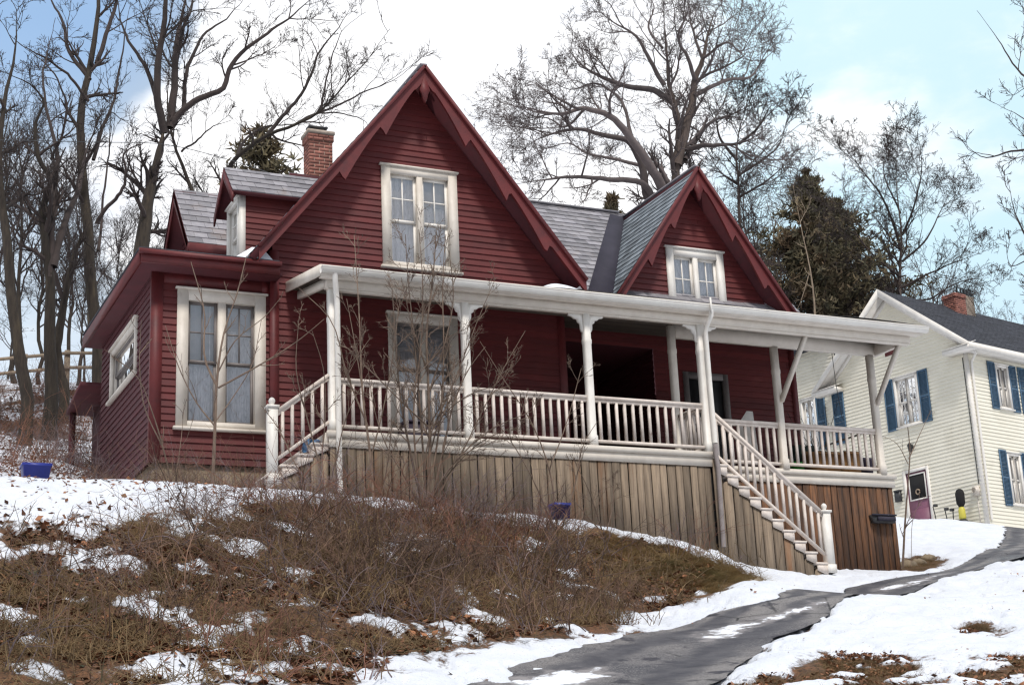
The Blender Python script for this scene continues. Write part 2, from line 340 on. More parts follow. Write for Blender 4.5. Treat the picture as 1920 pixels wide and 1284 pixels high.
slush = ss(math_('ADD', sn, math_('MULTIPLY', math_('SUBTRACT', noise(5, 7), .5), 1.1)), .30, .62); asp = mix(slush, asp, (.26,.24,.24))
v = math_('ADD', sn, math_('MULTIPLY', math_('SUBTRACT', noise(4.5, 8), .5), .8)); f = ss(v, .50, .58)
L.new(mix(f, asp, (.80,.82,.87)), b.inputs['Base Color'])
rg = N.new('ShaderNodeMapRange'); L.new(noise(1.3), rg.inputs[0]); rg.inputs[1].default_value = .3; rg.inputs[2].default_value = .7; rg.inputs[3].default_value = .35; rg.inputs[4].default_value = .85; L.new(rg.outputs[0], b.inputs['Roughness'])
bp = N.new('ShaderNodeBump'); bp.inputs['Strength'].default_value = .4; bp.inputs['Distance'].default_value = .015; L.new(math_('ADD', math_('MULTIPLY', f, 2.), noise(70, 4)), bp.inputs['Height']); L.new(bp.outputs[0], b.inputs['Normal'])
M['asph'] = m

def grid_faces(nr, nc):
    i = np.arange(nr-1)[:, None]*nc; j = np.arange(nc-1)[None]
    return np.stack([i+j, i+j+1, i+nc+j+1, i+nc+j], -1).reshape(-1, 4)
def grid_obj(name, X, Y, Z, m, attrs):
    mb = MB(); nr, nc = X.shape; q = grid_faces(nr, nc)
    V = np.stack([X, Y, Z], -1).reshape(-1, 3)
    class G(MB):
        def arrays(s): return V, np.full(len(V), .5), q
    return build(name, G(), m, smooth=True, attrs=attrs)

az = np.r_[np.linspace(-180, 0, 40)[:-1], np.linspace(0, 50, 560), np.linspace(50, 180, 40)[1:]]*math.pi/180
ds = np.r_[np.linspace(.3, 9, 14)[:-1], 9*np.exp(np.linspace(0, math.log(60/9.), 430)), np.geomspace(62, 420, 50)]
AZ, DS = np.meshgrid(az, ds)
GX, GY = DS*np.sin(AZ), DS*np.cos(AZ)
gz, gs, gd = surf(GX.ravel(), GY.ravel())
hz = (gd > -.02) & (gd < 99)
g = grid_obj('ground', GX, GY, gz.reshape(GX.shape), M['ground'], {'snow': gs, 'moss': sig(dist_poly(GX.ravel(), GY.ravel(), MOSS)*6)}); tag(g, 'snowy hillside with brown leaf litter showing through', None, None, 'structure')
# driveway: its own sheet between the two edges
def resample(P, n):
    P = A([p[:2] for p in P], float); s = np.r_[0, np.cumsum(np.hypot(*np.diff(P, axis=0).T))]; t = np.linspace(0, s[-1], n)
    return np.c_[np.interp(t, s, P[:, 0]), np.interp(t, s, P[:, 1])]
Lp, Rp = resample(DRV_L, 260), resample(DRV_R, 260)
wob = lambda P, s: (fbm(P[:, 0]*1.4, P[:, 1]*1.4, s)-.5)*.7 + (fbm(P[:, 0]*6, P[:, 1]*6, s+3)-.5)*.25
dirn = (Rp-Lp)/np.linalg.norm(Rp-Lp, axis=1, keepdims=True)
Lp = Lp + dirn*(wob(Lp, 11)*.42+(fbm(Lp[:, 0]*14, Lp[:, 1]*14, 3)-.5)*.16)[:, None]; Rp = Rp + dirn*(wob(Rp, 15)*.3)[:, None]
tt = np.linspace(0, 1, 40)[None, :, None]; DP = Lp[:, None]*(1-tt)+Rp[:, None]*tt
dz = base_z(DP[..., 0].ravel(), DP[..., 1].ravel()).reshape(DP.shape[:2]) + .052
PATCH = [gp(q) for q in ([(1300,1205),(1345,1186),(1430,1168),(1500,1148),(1560,1135),(1500,1160),(1410,1185),(1375,1203),(1320,1212)],[(960,1290),(1040,1272),(1120,1264),(1148,1278),(1100,1292),(960,1310)],[(1640,1112),(1720,1094),(1790,1078),(1730,1099),(1660,1114)])]
ps = np.zeros(DP.shape[:2]).ravel() - .06
for q in PATCH: ps += .75*sig((dist_poly(DP[..., 0].ravel(), DP[..., 1].ravel(), q)+.12)*7)
ps += (.5*np.exp(-tt[..., 0]*1/.10)*np.ones(DP.shape[:2])).ravel()*.5
o = grid_obj('driveway', DP[..., 0], DP[..., 1], dz, M['asph'], {'snow': ps, 'across': (tt[..., 0]*np.ones(DP.shape[:2])).ravel()}); tag(o, 'wet grey asphalt driveway climbing between snow banks', None, None, 'structure')

# ------------------------------------------------------------------ clipped courses (siding, slates)
def clip_rect(poly, u0, u1, v0, v1):
    for ax, val, sg in ((0, u0, 1), (0, u1, -1), (1, v0, 1), (1, v1, -1)):
        out = []; n = len(poly)
        for i in range(n):
            p, q = poly[i], poly[(i+1) % n]; a = (p[ax]-val)*sg; c = (q[ax]-val)*sg
            if a >= 0: out.append(p)
            if (a >= 0) != (c >= 0): t = a/(a-c); out.append((p[0]+(q[0]-p[0])*t, p[1]+(q[1]-p[1])*t))
        poly = out
        if len(poly) < 3: return []
    return poly
def courses(mb, O, U, V, Nn, outline, h, t, openings=(), cell=None, jit=.5, seed=0):
    """lapped boards (or slates when cell is given) over a convex outline, holes cut out"""
    O, U, V, Nn = (A(q, float) for q in (O, U, V, Nn)); rd = random.Random(seed)
    vmin = min(p[1] for p in outline); vmax = max(p[1] for p in outline)
    umin = min(p[0] for p in outline); umax = max(p[0] for p in outline)
    k = 0; v0 = vmin
    while v0 < vmax - 1e-6:
        v1 = min(v0+h, vmax); tint = .5+jit*(rd.random()-.5)*1.2
        cuts = sorted({v0, v1} | {e for op in openings for e in (op[2], op[3]) if v0 < e < v1})
        for c0, c1 in zip(cuts, cuts[1:]):
            mid = (c0+c1)/2; iv = [(umin, umax)]
            for op in openings:
                if op[2] < mid < op[3]:
                    iv = [x for a, b_ in iv for x in ((a, min(b_, op[0])), (max(a, op[1]), b_)) if x[1]-x[0] > 1e-6]
            for a, b_ in iv:
                if cell:
                    e = a - (cell*.5 if k % 2 else 0) ; cells = []
                    while e < b_: cells.append((max(e, a), min(e+cell*.985, b_))); e += cell
                else:
                    cells = []; e = a
                    while e < b_: w = rd.uniform(2., 4.5); cells.append((e, min(e+w-.004, b_))); e += w
                for s0, s1 in cells:
                    if s1-s0 < .004: continue
                    P = clip_rect(outline, s0, s1, c0, c1)
                    if not P: continue
                    tn = tint if not cell else .5+jit*(rd.random()-.5)*2
                    if not cell: tn = tint+.55*jit*(rd.random()-.5)
                    off = rd.uniform(0, .004) if cell else rd.uniform(-.0015, .0015)
                    pts = [O+U*u+V*v+Nn*(t*(1-(v-v0)/h)+off) for u, v in P]
                    mb.poly(pts, tn)
                    if abs(c0-v0) < 1e-9:
                        lo = [p for p in P if abs(p[1]-v0) < 1e-6]
                        if len(lo) >= 2:
                            ua, ub = min(p[0] for p in lo), max(p[0] for p in lo)
                            mb.poly([O+U*ua+V*v0+Nn*(t+off), O+U*ua+V*v0-Nn*.004, O+U*ub+V*v0-Nn*.004, O+U*ub+V*v0+Nn*(t+off)], tn)
        v0 += h; k += 1
X_, Y_, Z_ = A([1.,0,0]), A([0,1.,0]), A([0,0,1.])

def window(parent, O, U, N, u0, u1, v0, v1, cas=.12, mul=.0, casm='white', sashm='white', lights=(2,), upper_mun=True, curtain=('curtain','curtain'), depth=.05, shade_frac=0, split=.5, sill=True, label=None, head=None, blinds=()):
    """casing is the part; sash, panes and curtain are its sub-parts. lights = number of sashes side by side"""
    V = Z_; O = A(O, float); n = lights[0]; head = head or cas
    fm = MB()
    fm.fbox(O, U, V, N, u0, u0+cas, v0, v1, -.02, .045); fm.fbox(O, U, V, N, u1-cas, u1, v0, v1, -.02, .045)
    fm.fbox(O, U, V, N, u0+cas, u1-cas, v1-head, v1, -.02, .045); fm.fbox(O, U, V, N, u0+cas, u1-cas, v0, v0+cas*.55, -.02, .045)
    fm.fbox(O, U, V, N, u0-.03, u1+.03, v1, v1+.03, -.02, .075)
    if sill: fm.fbox(O, U, V, N, u0-.04, u1+.04, v0-.045, v0, -.02, .09)
    a0, a1 = u0+cas, u1-cas; b0, b1 = v0+cas*.55, v1-head
    w = (a1-a0-(n-1)*mul)/n
    for i in range(n-1): fm.fbox(O, U, V, N, a0+(i+1)*w+i*mul, a0+(i+1)*(w+mul), b0, b1, -.02, .04)
    # jambs: reveal
    for i in range(n):
        x0 = a0+i*(w+mul); x1 = x0+w
        for q in ((x0-.004, x0+.0), (x1, x1+.004)): fm.fbox(O, U, V, N, q[0], q[1], b0, b1, -.16, -.02)
        fm.fbox(O, U, V, N, x0, x1, b1, b1+.004, -.16, -.02); fm.fbox(O, U, V, N, x0, x1, b0-.004, b0, -.16, -.02)
    win = build('window', fm, M[casm], parent)
    if label: win['label'] = label
    for i in range(n):
        x0 = a0+i*(w+mul)+.002; x1 = x0+w-.004; mid = b0+(b1-b0)*split; sm = MB(); s = .042
        for (y0, y1, dd) in ((mid-.02, b1-.002, -.03), (b0+.002, mid+.02, -.06)):
            sm.fbox(O, U, V, N, x0, x0+s, y0, y1, dd-.03, dd); sm.fbox(O, U, V, N, x1-s, x1, y0, y1, dd-.03, dd)
            sm.fbox(O, U, V, N, x0+s, x1-s, y0, y0+s, dd-.03, dd); sm.fbox(O, U, V, N, x0+s, x1-s, y1-s, y1, dd-.03, dd)
            if upper_mun and (dd > -.05 or upper_mun == 2):
                cx = (x0+x1)/2; cy = (y0+y1)/2
                sm.fbox(O, U, V, N, cx-.011, cx+.011, y0+s, y1-s, dd-.026, dd-.004); sm.fbox(O, U, V, N, x0+s, cx-.012, cy-.011, cy+.011, dd-.026, dd-.005); sm.fbox(O, U, V, N, cx+.012, x1-s, cy-.011, cy+.011, dd-.026, dd-.005)
        build('sash', sm, M[sashm], win)
        pm = MB()
        for (y0, y1, dd) in ((mid+.0, b1-s, -.045), (b0+s, mid-.0, -.075)):
            pm.poly([O+U*(x0+s)+V*y0+N*dd, O+U*(x1-s)+V*y0+N*dd, O+U*(x1-s)+V*y1+N*dd, O+U*(x0+s)+V*y1+N*dd])
        build('pane', pm, M['glass'], win)
        ck = curtain[i % len(curtain)]
        if ck:
            cm = MB(); nseg = 36; low = b0 if ck[0] != '^' else b0+(b1-b0)*.35; key = ck.lstrip('^')
            cols = [(O+U*(x0+(x1-x0)*k/nseg)+N*(-.115-.016*math.sin(k*1.05+i)-.012*math.sin(k*.37))) for k in range(nseg+1)]
            for k in range(nseg): cm.poly([cols[k]+V*low, cols[k+1]+V*low, cols[k+1]+V*b1, cols[k]+V*b1])
            build('curtain', cm, M[key], win, smooth=True)
        fr = blinds[i] if i < len(blinds) else 0
        if fr:
            rb = MB(); rb.fbox(O, U, V, N, x0+.01, x1-.01, b1-(b1-b0)*fr, b1-.01, -.097, -.092); rb.fbox(O, U, V, N, x0+.01, x1-.01, b1-(b1-b0)*fr-.02, b1-(b1-b0)*fr, -.10, -.088)
            build('roller_blind', rb, M['shade'], win)
    return (u0+.03, u1-.03, v0+.03, v1-.03)
# ================================================================== the red house
H = empty('red_house', (9.0, 24.5, 4.6))
tag(H, 'dark red clapboard house with two steep gables and a long white porch', 'house')
def part(name, mb, m, parent=None, **k): return build(name, mb, M[m] if isinstance(m, str) else m, parent or H, **k)
MX, MT, MS = 9.06, 11.84, 1.235           # main gable: ridge x, ridge z at the top of the slates, slope
GX0, GT, GS = 15.05, 11.27, 1.42          # small gable
FY, EY, SB, PY = 22.55, 23.7, 21.85, 21.0 # front wall, recessed wall, set-back deck edge, porch posts
DZ = 5.15                                 # porch floor

# --- windows of the main block first, so the siding can be cut round them
op_up = window(H, (0,FY,0), X_, -Y_, 8.41, 9.76, 8.36, 10.12, blinds=(.0,.30), cas=.155, mul=.10, casm='cream', lights=(2,), upper_mun=True, curtain=('curtain','curtain'), head=.13, split=.48)
op_porch = window(H, (0,FY,0), X_, -Y_, 8.47, 9.68, 5.32, 7.56, blinds=(.22,.34), cas=.14, mul=.11, casm='cream', sashm='sashdark', lights=(2,), upper_mun=False, curtain=('shade','curtain'), split=.62)
WM = MB(); tr = MB()
top = lambda u: MT-.24-MS*abs(u-MX)
courses(WM, (0,FY,0), X_, Z_, -Y_, [(6.56,4.9),(11.62,4.9),(11.62,top(11.62)),(MX,top(MX)),(6.56,top(6.56))], .107, .020, (op_up, op_porch), seed=1)
part('front_wall', WM, 'red')
WM = MB(); courses(WM, (6.56,0,0), Y_, Z_, -X_, [(22.55,7.9),(29,7.9),(29,top(6.56)),(22.55,top(6.56))], .107, .020, seed=2); part('side_wall', WM, 'red')
WM = MB(); courses(WM, (11.62,0,0), Y_, Z_, X_, [(22.55,4.9),(23.9,4.9),(23.9,top(11.62)),(22.55,top(11.62))], .107, .020, seed=3); part('side_wall', WM, 'red')
# recessed wall with the small gable
op_g = window(H, (0,EY,0), X_, -Y_, 14.47, 15.72, 8.30, 9.73, cas=.15, mul=.10, casm='white', lights=(2,), upper_mun=2, curtain=('curtain','curtain'), split=.30)
ALC = (12.26, 14.05, 5.15, 7.72)
door_op = (14.70, 15.54, 5.15, 7.27)
op_side = window(H, (0,EY,0), X_, -Y_, 11.70, 12.12, 5.75, 7.25, cas=.10, casm='sashdark', sashm='sashdark', lights=(1,), upper_mun=False, curtain=(None,))
gtop = lambda u: GT-.26-GS*abs(u-GX0)
WM = MB(); courses(WM, (0,EY,0), X_, Z_, -Y_, [(11.62,4.9),(17.1,4.9),(17.1,8.11),(11.62,8.11)], .107, .020, (door_op, op_g, op_side, ALC), seed=4)
courses(WM, (0,EY,0), X_, Z_, -Y_, [(13.01,8.11),(17.09,8.11),(GX0,gtop(GX0))], .107, .020, (op_g,), seed=5)
courses(WM, (0,EY,0), X_, Z_, -Y_, [(11.62,8.11),(13.01,8.11),(13.01,8.30),(11.62,8.30)], .1, .017, seed=6)
part('recessed_wall', WM, 'red')
WM = MB(); courses(WM, (17.1,0,0), Y_, Z_, X_, [(23.7,4.9),(29,4.9),(29,8.2),(26.3,11.0),(23.7,8.2)], .107, .020, seed=7); part('side_wall', WM, 'red')
WM = MB(); courses(WM, (0,29,0), X_, Z_, Y_, [(6.56,4.5),(17.1,4.5),(17.1,8.3),(6.56,8.3)], .107, .020, seed=8); part('rear_wall', WM, 'red')
# corner boards and friezes
for q in ((6.52,6.66,FY-.032,FY+.05,4.9,8.42),(11.53,11.66,FY-.032,FY+.05,4.9,8.42),(17.02,17.14,EY-.032,EY+.05,4.9,8.2)):
    tr = MB(); tr.box(*q); part('corner_board', tr, 'redtrim')

# alcove added in the recessed wall for its shade, lined in darkened red
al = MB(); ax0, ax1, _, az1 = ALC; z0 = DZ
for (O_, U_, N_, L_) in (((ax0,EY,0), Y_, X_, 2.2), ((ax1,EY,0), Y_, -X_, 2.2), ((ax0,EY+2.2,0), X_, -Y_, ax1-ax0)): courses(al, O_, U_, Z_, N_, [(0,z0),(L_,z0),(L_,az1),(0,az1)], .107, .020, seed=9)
al.poly([(ax0,EY,az1),(ax1,EY,az1),(ax1,EY+2.2,az1),(ax0,EY+2.2,az1)]); part('shade_alcove', al, 'reddark')
al = MB(); al.box(ax0, ax1, EY-.02, EY+2.2, DZ-.1, DZ-.005); part('alcove_floor', al, 'ceiling')
# --- roofs: a board deck with slates on it
def roof(poly, mslate='slate', th=.11, h=.19, cell=.24, seed=0, deckm='reddark', name='roof'):
    P = [A(p, float) for p in poly]; n = np.cross(P[1]-P[0], P[2]-P[0]); n /= np.linalg.norm(n); n = n if n[2] > 0 else -n
    d = MB(); d.prism([p-n*(th+.004) for p in P], n*th); o = part(name, d, deckm)
    u = np.cross(n, Z_); u /= np.linalg.norm(u); v = np.cross(n, u); v = v if v[2] > 0 else -v
    O = P[0]; ol = [(float((p-O)@u), float((p-O)@v)) for p in P]
    s = MB(); courses(s, O, u, v, n, ol, h, .014, cell=cell, seed=seed); build('slates', s, M[mslate], o); return o
zx = lambda x: MT-MS*abs(x-MX)
roof([(MX,22.1,zx(MX)),(6.08,22.1,zx(6.08)),(6.08,25.7,zx(6.08)),(7.6,27.2,zx(7.6)),(MX,27.4,zx(MX))], seed=11)
roof([(MX,22.1,zx(MX)),(11.92,22.1,zx(11.92)),(11.92,24.2,zx(11.92)),(MX,27.4,zx(MX))], seed=12)
roof([(9.3,26.3,11.42),(17.3,26.3,11.42),(17.3,23.3,8.40),(11.2,23.3,8.40)], seed=13)
roof([(8,26.32,11.42),(17.3,26.32,11.42),(17.3,29.4,8.3),(8,29.4,8.3)], seed=14)
gz = lambda x: GT-GS*abs(x-GX0)
roof([(GX0,23.28,gz(GX0)),(12.86,23.28,gz(12.86)),(12.86,26.25,gz(12.86)),(GX0,26.25,gz(GX0))], 'slateblue', seed=15, h=.17)
roof([(GX0,23.28,gz(GX0)),(17.24,23.28,gz(17.24)),(17.24,26.25,gz(17.24)),(GX0,26.25,gz(GX0))], 'slateblue', seed=16, h=.17)
# rear cross wing at left
roof([(5.93,26.8,11.02),(8.6,26.8,11.02),(8.6,25.6,9.56),(5.93,25.6,9.56)], seed=17)
roof([(5.93,26.81,11.02),(8.6,26.81,11.02),(8.6,28.05,9.56),(5.93,28.05,9.56)], seed=18)
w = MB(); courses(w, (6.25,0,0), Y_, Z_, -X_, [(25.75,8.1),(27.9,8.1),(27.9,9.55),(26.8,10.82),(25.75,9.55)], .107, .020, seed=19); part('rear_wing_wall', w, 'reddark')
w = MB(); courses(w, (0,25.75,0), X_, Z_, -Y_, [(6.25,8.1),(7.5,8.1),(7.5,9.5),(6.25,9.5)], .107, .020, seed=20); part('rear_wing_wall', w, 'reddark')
b = MB()
for y1, z1 in ((25.6, 9.56), (28.05, 9.56)):
    b.bar((5.945, 26.8, 10.90), (5.945, y1, z1-.12), .03, .2, up=(1,0,0.001)) if 0 else b.prism([(5.93,26.8,11.0),(5.93,y1,z1-.02),(5.93,y1,z1-.24),(5.93,26.8,10.74)], (.035,0,0))
b.box(5.95, 8.0, 25.57, 25.62, 9.36, 9.55)
part('rear_bargeboard', b, 'redtrim')
# ridge caps
b = MB(); b.bar((MX,22.1,MT+.02),(MX,27.2,MT+.02),.12,.03); b.bar((10,26.3,11.44),(15.0,26.3,11.44),.14,.03); b.bar((GX0,23.28,GT+.02),(GX0,26.2,GT+.02),.1,.03); part('ridge_caps', b, 'slate')
# dark metal laid in the valley beside the small gable
vz = lambda y: 8.40+(y-23.3)*(11.42-8.40)/3.0
b = MB(); nn = A([0,-3.02,3.0]); nn /= np.linalg.norm(nn)
xb = lambda y: GX0-(GT-vz(y))/GS
b.prism([A([xb(y)+e, y, vz(y)])+nn*.02 for y, e in ((23.32,.05),(26.15,.05),(26.2,-.34),(23.32,-.52))], nn*.012); part('valley_flashing', b, 'valley')
# --- bargeboards with cusped lower edges
def barge(cx, zt, slope, y, half, cusps, base=.25, dip=.24, sides=(1,-1), thick=.05, pend=.34):
    ln = math.hypot(1, slope)
    for sgn in sides:
        cs = cusps[0] if sgn > 0 else cusps[1]; N = 60
        pts_t = []; pts_b = []
        for i in range(N+1):
            dx = half*i/N; wv = base
            prev = .16
            for c in cs:
                if prev <= dx <= c: wv = base + dip*max(0, (dx-prev)/(c-prev))**1.7
                prev = c+.07
                if c < dx < c+.07: wv = base+dip*(1-(dx-c)/.07)*.9
            if dx < .16: wv = base+.02
            zc = zt-slope*dx-.01
            pts_t.append((cx+sgn*dx, y, zc)); pts_b.append((cx+sgn*dx, y, zc-wv*ln*.92))
        b = MB()
        for i in range(N): b.prism([pts_t[i], pts_t[i+1], pts_b[i+1], pts_b[i]], (0, thick, 0)) if 0 else None
        for off in (0, thick):
            for i in range(N):
                q = [pts_t[i], pts_t[i+1], pts_b[i+1], pts_b[i]]; b.poly([(p[0], p[1]+off, p[2]) for p in q])
        for i in range(N):
            for L_ in (pts_t, pts_b): b.poly([L_[i], L_[i+1], (L_[i+1][0], y+thick, L_[i+1][2]), (L_[i][0], y+thick, L_[i][2])])
        for k in (0, N): b.poly([pts_t[k], pts_b[k], (pts_b[k][0], y+thick, pts_b[k][2]), (pts_t[k][0], y+thick, pts_t[k][2])])
        part('bargeboard', b, 'redtrim')
        # moulding under the slates
        c = MB(); c.bar((cx, y-.02, zt-.03), (cx+sgn*half, y-.02, zt-.03-slope*half), .05, .07, up=(0,1,0)); part('rake_moulding', c, 'redtrim')
    p = MB(); z0 = zt-.1
    p.prism([(cx-.09,y-.012,z0-.36),(cx-.05,y-.012,z0-.44),(cx-.035,y-.012,z0-.52),(cx,y-.012,z0-.60),(cx+.035,y-.012,z0-.52),(cx+.05,y-.012,z0-.44),(cx+.09,y-.012,z0-.36),(cx,y-.012,z0-.10)], (0,.07,0)); part('gable_pendant', p, 'redtrim')
barge(MX, MT, MS, 22.09, 2.84, ((.72,1.42,2.12),(.72,1.44)), base=.165, dip=.175)
barge(GX0, GT, GS, 23.27, 2.2, ((.66,1.30),(.60,1.14)), base=.155, dip=.15)

# --- dormer on the left slope
dz0 = 10.03
op_d = window(H, (6.5,0,0), Y_, -X_, 24.23, 24.97, 8.78, 9.96, cas=.07, casm='white', lights=(1,), upper_mun=2, curtain=(None,))
w = MB(); courses(w, (0,24.2,0), X_, Z_, -Y_, [(6.5,8.5),(8.1,8.5),(8.1,dz0),(6.5,dz0)], .1, .017, seed=21); courses(w, (6.5,0,0), Y_, Z_, -X_, [(24.2,8.5),(25.0,8.5),(25.0,dz0),(24.6,10.42),(24.2,dz0)], .1, .017, (op_d,), seed=22)
part('dormer_wall', w, 'red')
b = MB(); b.box(6.465, 6.57, 24.165, 24.22, 8.55, dz0-.02); part('dormer_corner_board', b, 'white')
roof([(6.3,24.6,10.62),(8.3,24.6,10.62),(8.3,24.0,9.98),(6.3,24.0,9.98)], seed=23, th=.08, name='dormer_roof')
roof([(6.3,24.61,10.62),(8.3,24.61,10.62),(8.3,25.25,9.94),(6.3,25.25,9.94)], seed=24, th=.08, name='dormer_roof')
b = MB()
for y1 in (24.0, 25.25): b.prism([(6.29,24.6,10.59),(6.29,y1,9.93),(6.29,y1,9.76),(6.29,24.6,10.40)], (.03,0,0))
part('dormer_bargeboard', b, 'redtrim')
# --- chimney
ch = MB(); mo = MB(); cx0, cx1, cy0, cy1 = 8.40, 8.86, 26.35, 26.72; zt = 12.36; z = 10.6; k = 0
mo.box(cx0+.008, cx1-.008, cy0+.008, cy1-.008, 10.4, zt-.01)
while z < zt-.05:
    e = .022 if z > zt-.2 else 0
    for (p0, p1, ax) in ((cx0-e, cx1+e, 'x'), (cy0-e, cy1+e, 'y')):
        t0 = p0-(.1 if k % 2 else 0)
        while t0 < p1:
            a, c = max(t0, p0), min(t0+.19, p1); t0 += .202
            if c-a < .02: continue
            if ax == 'x': ch.box(a, c, cy0-e, cy0+.05, z, z+.058, random.random()); ch.box(a, c, cy1-.05, cy1+e, z, z+.058, random.random())
            else: ch.box(cx0-e-.001, cx0+.05, a+.001, c-.001, z+.0005, z+.0575, random.random()); ch.box(cx1-.05, cx1+e+.001, a+.001, c-.001, z+.0005, z+.0575, random.random())
    z += .0685; k += 1
c = part('chimney', ch, 'brick'); build('mortar_core', mo, M['mortar'], c)
b = MB(); b.box(cx0-.04, cx1+.04, cy0-.04, cy1+.04, zt-.045, zt+.02); build('chimney_crown', b, M['mortar'], c)
b = MB(); b.box(cx0+.02, cx0+.40, cy0+.08, cy1-.08, zt+.12, zt+.15); [b.box(x, x+.03, y, y+.03, zt, zt+.12) for x in (cx0+.06, cx0+.34) for y in (cy0+.1, cy1-.14)]; build('chimney_cap', b, M['darkgrey'], c)

# --- low wing at left
op_w = window(H, (0,22.6,0), X_, -Y_, 5.08, 6.46, 5.50, 7.66, blinds=(.52,.20), cas=.17, mul=.12, casm='cream', sashm='sashdark', lights=(2,), upper_mun=True, curtain=('curtain','curtain'), split=.5)
op_ws = window(H, (4.72,0,0), Y_, -X_, 23.68, 25.78, 6.62, 7.50, cas=.10, casm='cream', lights=(1,), sashm='sashdark', upper_mun=False, curtain=('shade',))
w = MB(); courses(w, (0,22.6,0), X_, Z_, -Y_, [(4.72,4.95),(6.56,4.95),(6.56,7.92),(4.72,7.92)], .107, .020, (op_w,), seed=31); part('wing_wall', w, 'red')
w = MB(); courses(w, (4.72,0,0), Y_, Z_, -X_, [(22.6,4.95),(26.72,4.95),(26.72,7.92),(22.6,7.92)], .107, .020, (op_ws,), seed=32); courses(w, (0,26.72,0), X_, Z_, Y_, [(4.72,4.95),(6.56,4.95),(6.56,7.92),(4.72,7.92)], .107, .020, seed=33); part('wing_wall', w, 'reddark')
b = MB(); b.box(4.685, 4.86, 22.565, 22.66, 4.95, 7.9); b.box(6.40, 6.52, 22.57, 22.62, 7.70, 7.90); b.box(4.86, 6.52, 22.572, 22.60, 7.74, 7.9) ; part('wing_corner_board', b, 'redtrim')
b = MB(); b.box(4.46, 6.62, 22.22, 26.98, 7.90, 7.94); o = part('wing_roof', b, 'reddark')
f_ = MB(); f_.box(4.44, 6.58, 22.18, 22.219, 7.90, 8.09); f_.box(4.41, 4.458, 22.22, 27.0, 7.90, 8.09); f_.box(4.40, 6.6, 22.13, 22.178, 8.03, 8.10); build('fascia', f_, M['redtrim'], o)
f_ = MB(); f_.prism([(4.40,22.14,8.10),(6.56,22.14,8.10),(6.56,27.0,8.20),(4.40,27.0,8.12)], (0,0,.02)); build('roofing', f_, M['roofdark'], o)
f_ = MB(); f_.add([(5.85,22.25,8.12),(6.15,22.2,8.13),(6.52,22.25,8.12),(6.54,23.4,8.2),(6.1,23.5,8.2),(5.75,22.9,8.14),(6.2,22.42,8.40),(6.42,22.6,8.47)], [(0,1,6),(1,2,6),(2,3,7),(2,7,6),(3,4,7),(4,5,6),(4,6,7),(5,0,6)]); build('snow_patch', f_, M['snow'], o, smooth=True)
b = MB(); b.box(4.76, 6.56, 22.64, 26.68, 3.6, 4.945); part('foundation', b, 'concrete')
b = MB(); b.box(6.6, 17.05, 23.74, 28.9, 3.2, 4.9); b.box(6.6, 11.58, 22.6, 23.7, 3.2, 4.9); part('foundation', b, 'concrete')
# small hooded rear entry behind the wing
b = MB(); b.prism([(4.4,27.0,7.20),(4.4,28.45,7.03),(5.8,28.45,7.03),(5.8,27.0,7.20)], (0,0,.09)); o = part('rear_hood', b, 'reddark')
b = MB(); b.box(4.45, 4.55, 28.3, 28.4, 4.6, 7.05); b.box(4.85, 5.5, 27.0, 28.3, 4.6, 7.03); build('rear_entry_wall', b, M['reddark'], o)

# ================================================================== porch
d = MB(); d.box(6.93, 13.43, 20.97, 23.68, 5.06, DZ); d.box(13.44, 17.66, 21.88, 23.68, 5.06, DZ); part('porch_floor', d, 'ceiling')
b = MB()
for x0, x1, y in ((6.93, 13.44, 20.93), (13.2, 17.70, SB-.02)):
    b.box(x0-.03, x1+.03, y-.03, y+.035, 5.08, 5.165); b.box(x0, x1, y, y+.03, 4.93, 5.078)
b.box(6.90, 6.93, 20.97, 22.5, 4.93, 5.15); b.box(17.67, 17.70, 21.87, 23.6, 4.93, 5.15)
part('porch_beam', b, 'cream')
# roof
RZ = lambda y: 7.50+.165*(y-20.8)
d = MB()
d.add([(6.80,20.80,RZ(20.8)),(17.80,20.80,RZ(20.8)),(17.80,23.66,RZ(23.66)),(11.66,23.66,RZ(23.66)),(11.66,22.5,RZ(22.5)),(6.80,22.5,RZ(22.5))]+[(6.80,20.80,RZ(20.8)+.1),(17.80,20.80,RZ(20.8)+.1),(17.80,23.66,RZ(23.66)+.1),(11.66,23.66,RZ(23.66)+.1),(11.66,22.5,RZ(22.5)+.1),(6.80,22.5,RZ(22.5)+.1)],
      [(0,1,2,3,4,5),(11,10,9,8,7,6)]+[(i,(i+1)%6,(i+1)%6+6,i+6) for i in range(6)])
pr_ = part('porch_roof', d, 'ceiling')
# ceiling boards, shown from below
d = MB(); y = 21.09
while y < 23.6:
    y2 = min(y+.105, 23.62); x0 = 6.95 if y2 < 22.52 else 11.64
    d.prism([(x0,y,RZ(y)-.02),(17.74,y,RZ(y)-.02),(17.74,y2-.008,RZ(y2-.008)-.02),(x0,y2-.008,RZ(y2-.008)-.02)], (0,0,.016), random.random()); y = y2
build('ceiling_boards', d, M['ceiling'], pr_)
d = MB(); d.prism([(6.79,20.78,RZ(20.8)+.104),(17.83,20.78,RZ(20.8)+.104),(17.83,22.5,RZ(22.5)+.104),(6.79,22.5,RZ(22.5)+.104)], (0,0,.02)); d.prism([(11.68,22.502,RZ(22.5)+.104),(17.83,22.502,RZ(22.5)+.104),(17.83,23.66,RZ(23.66)+.104),(11.68,23.66,RZ(23.66)+.104)], (0,0,.02)); build('roofing', d, M['roofdark'], pr_)
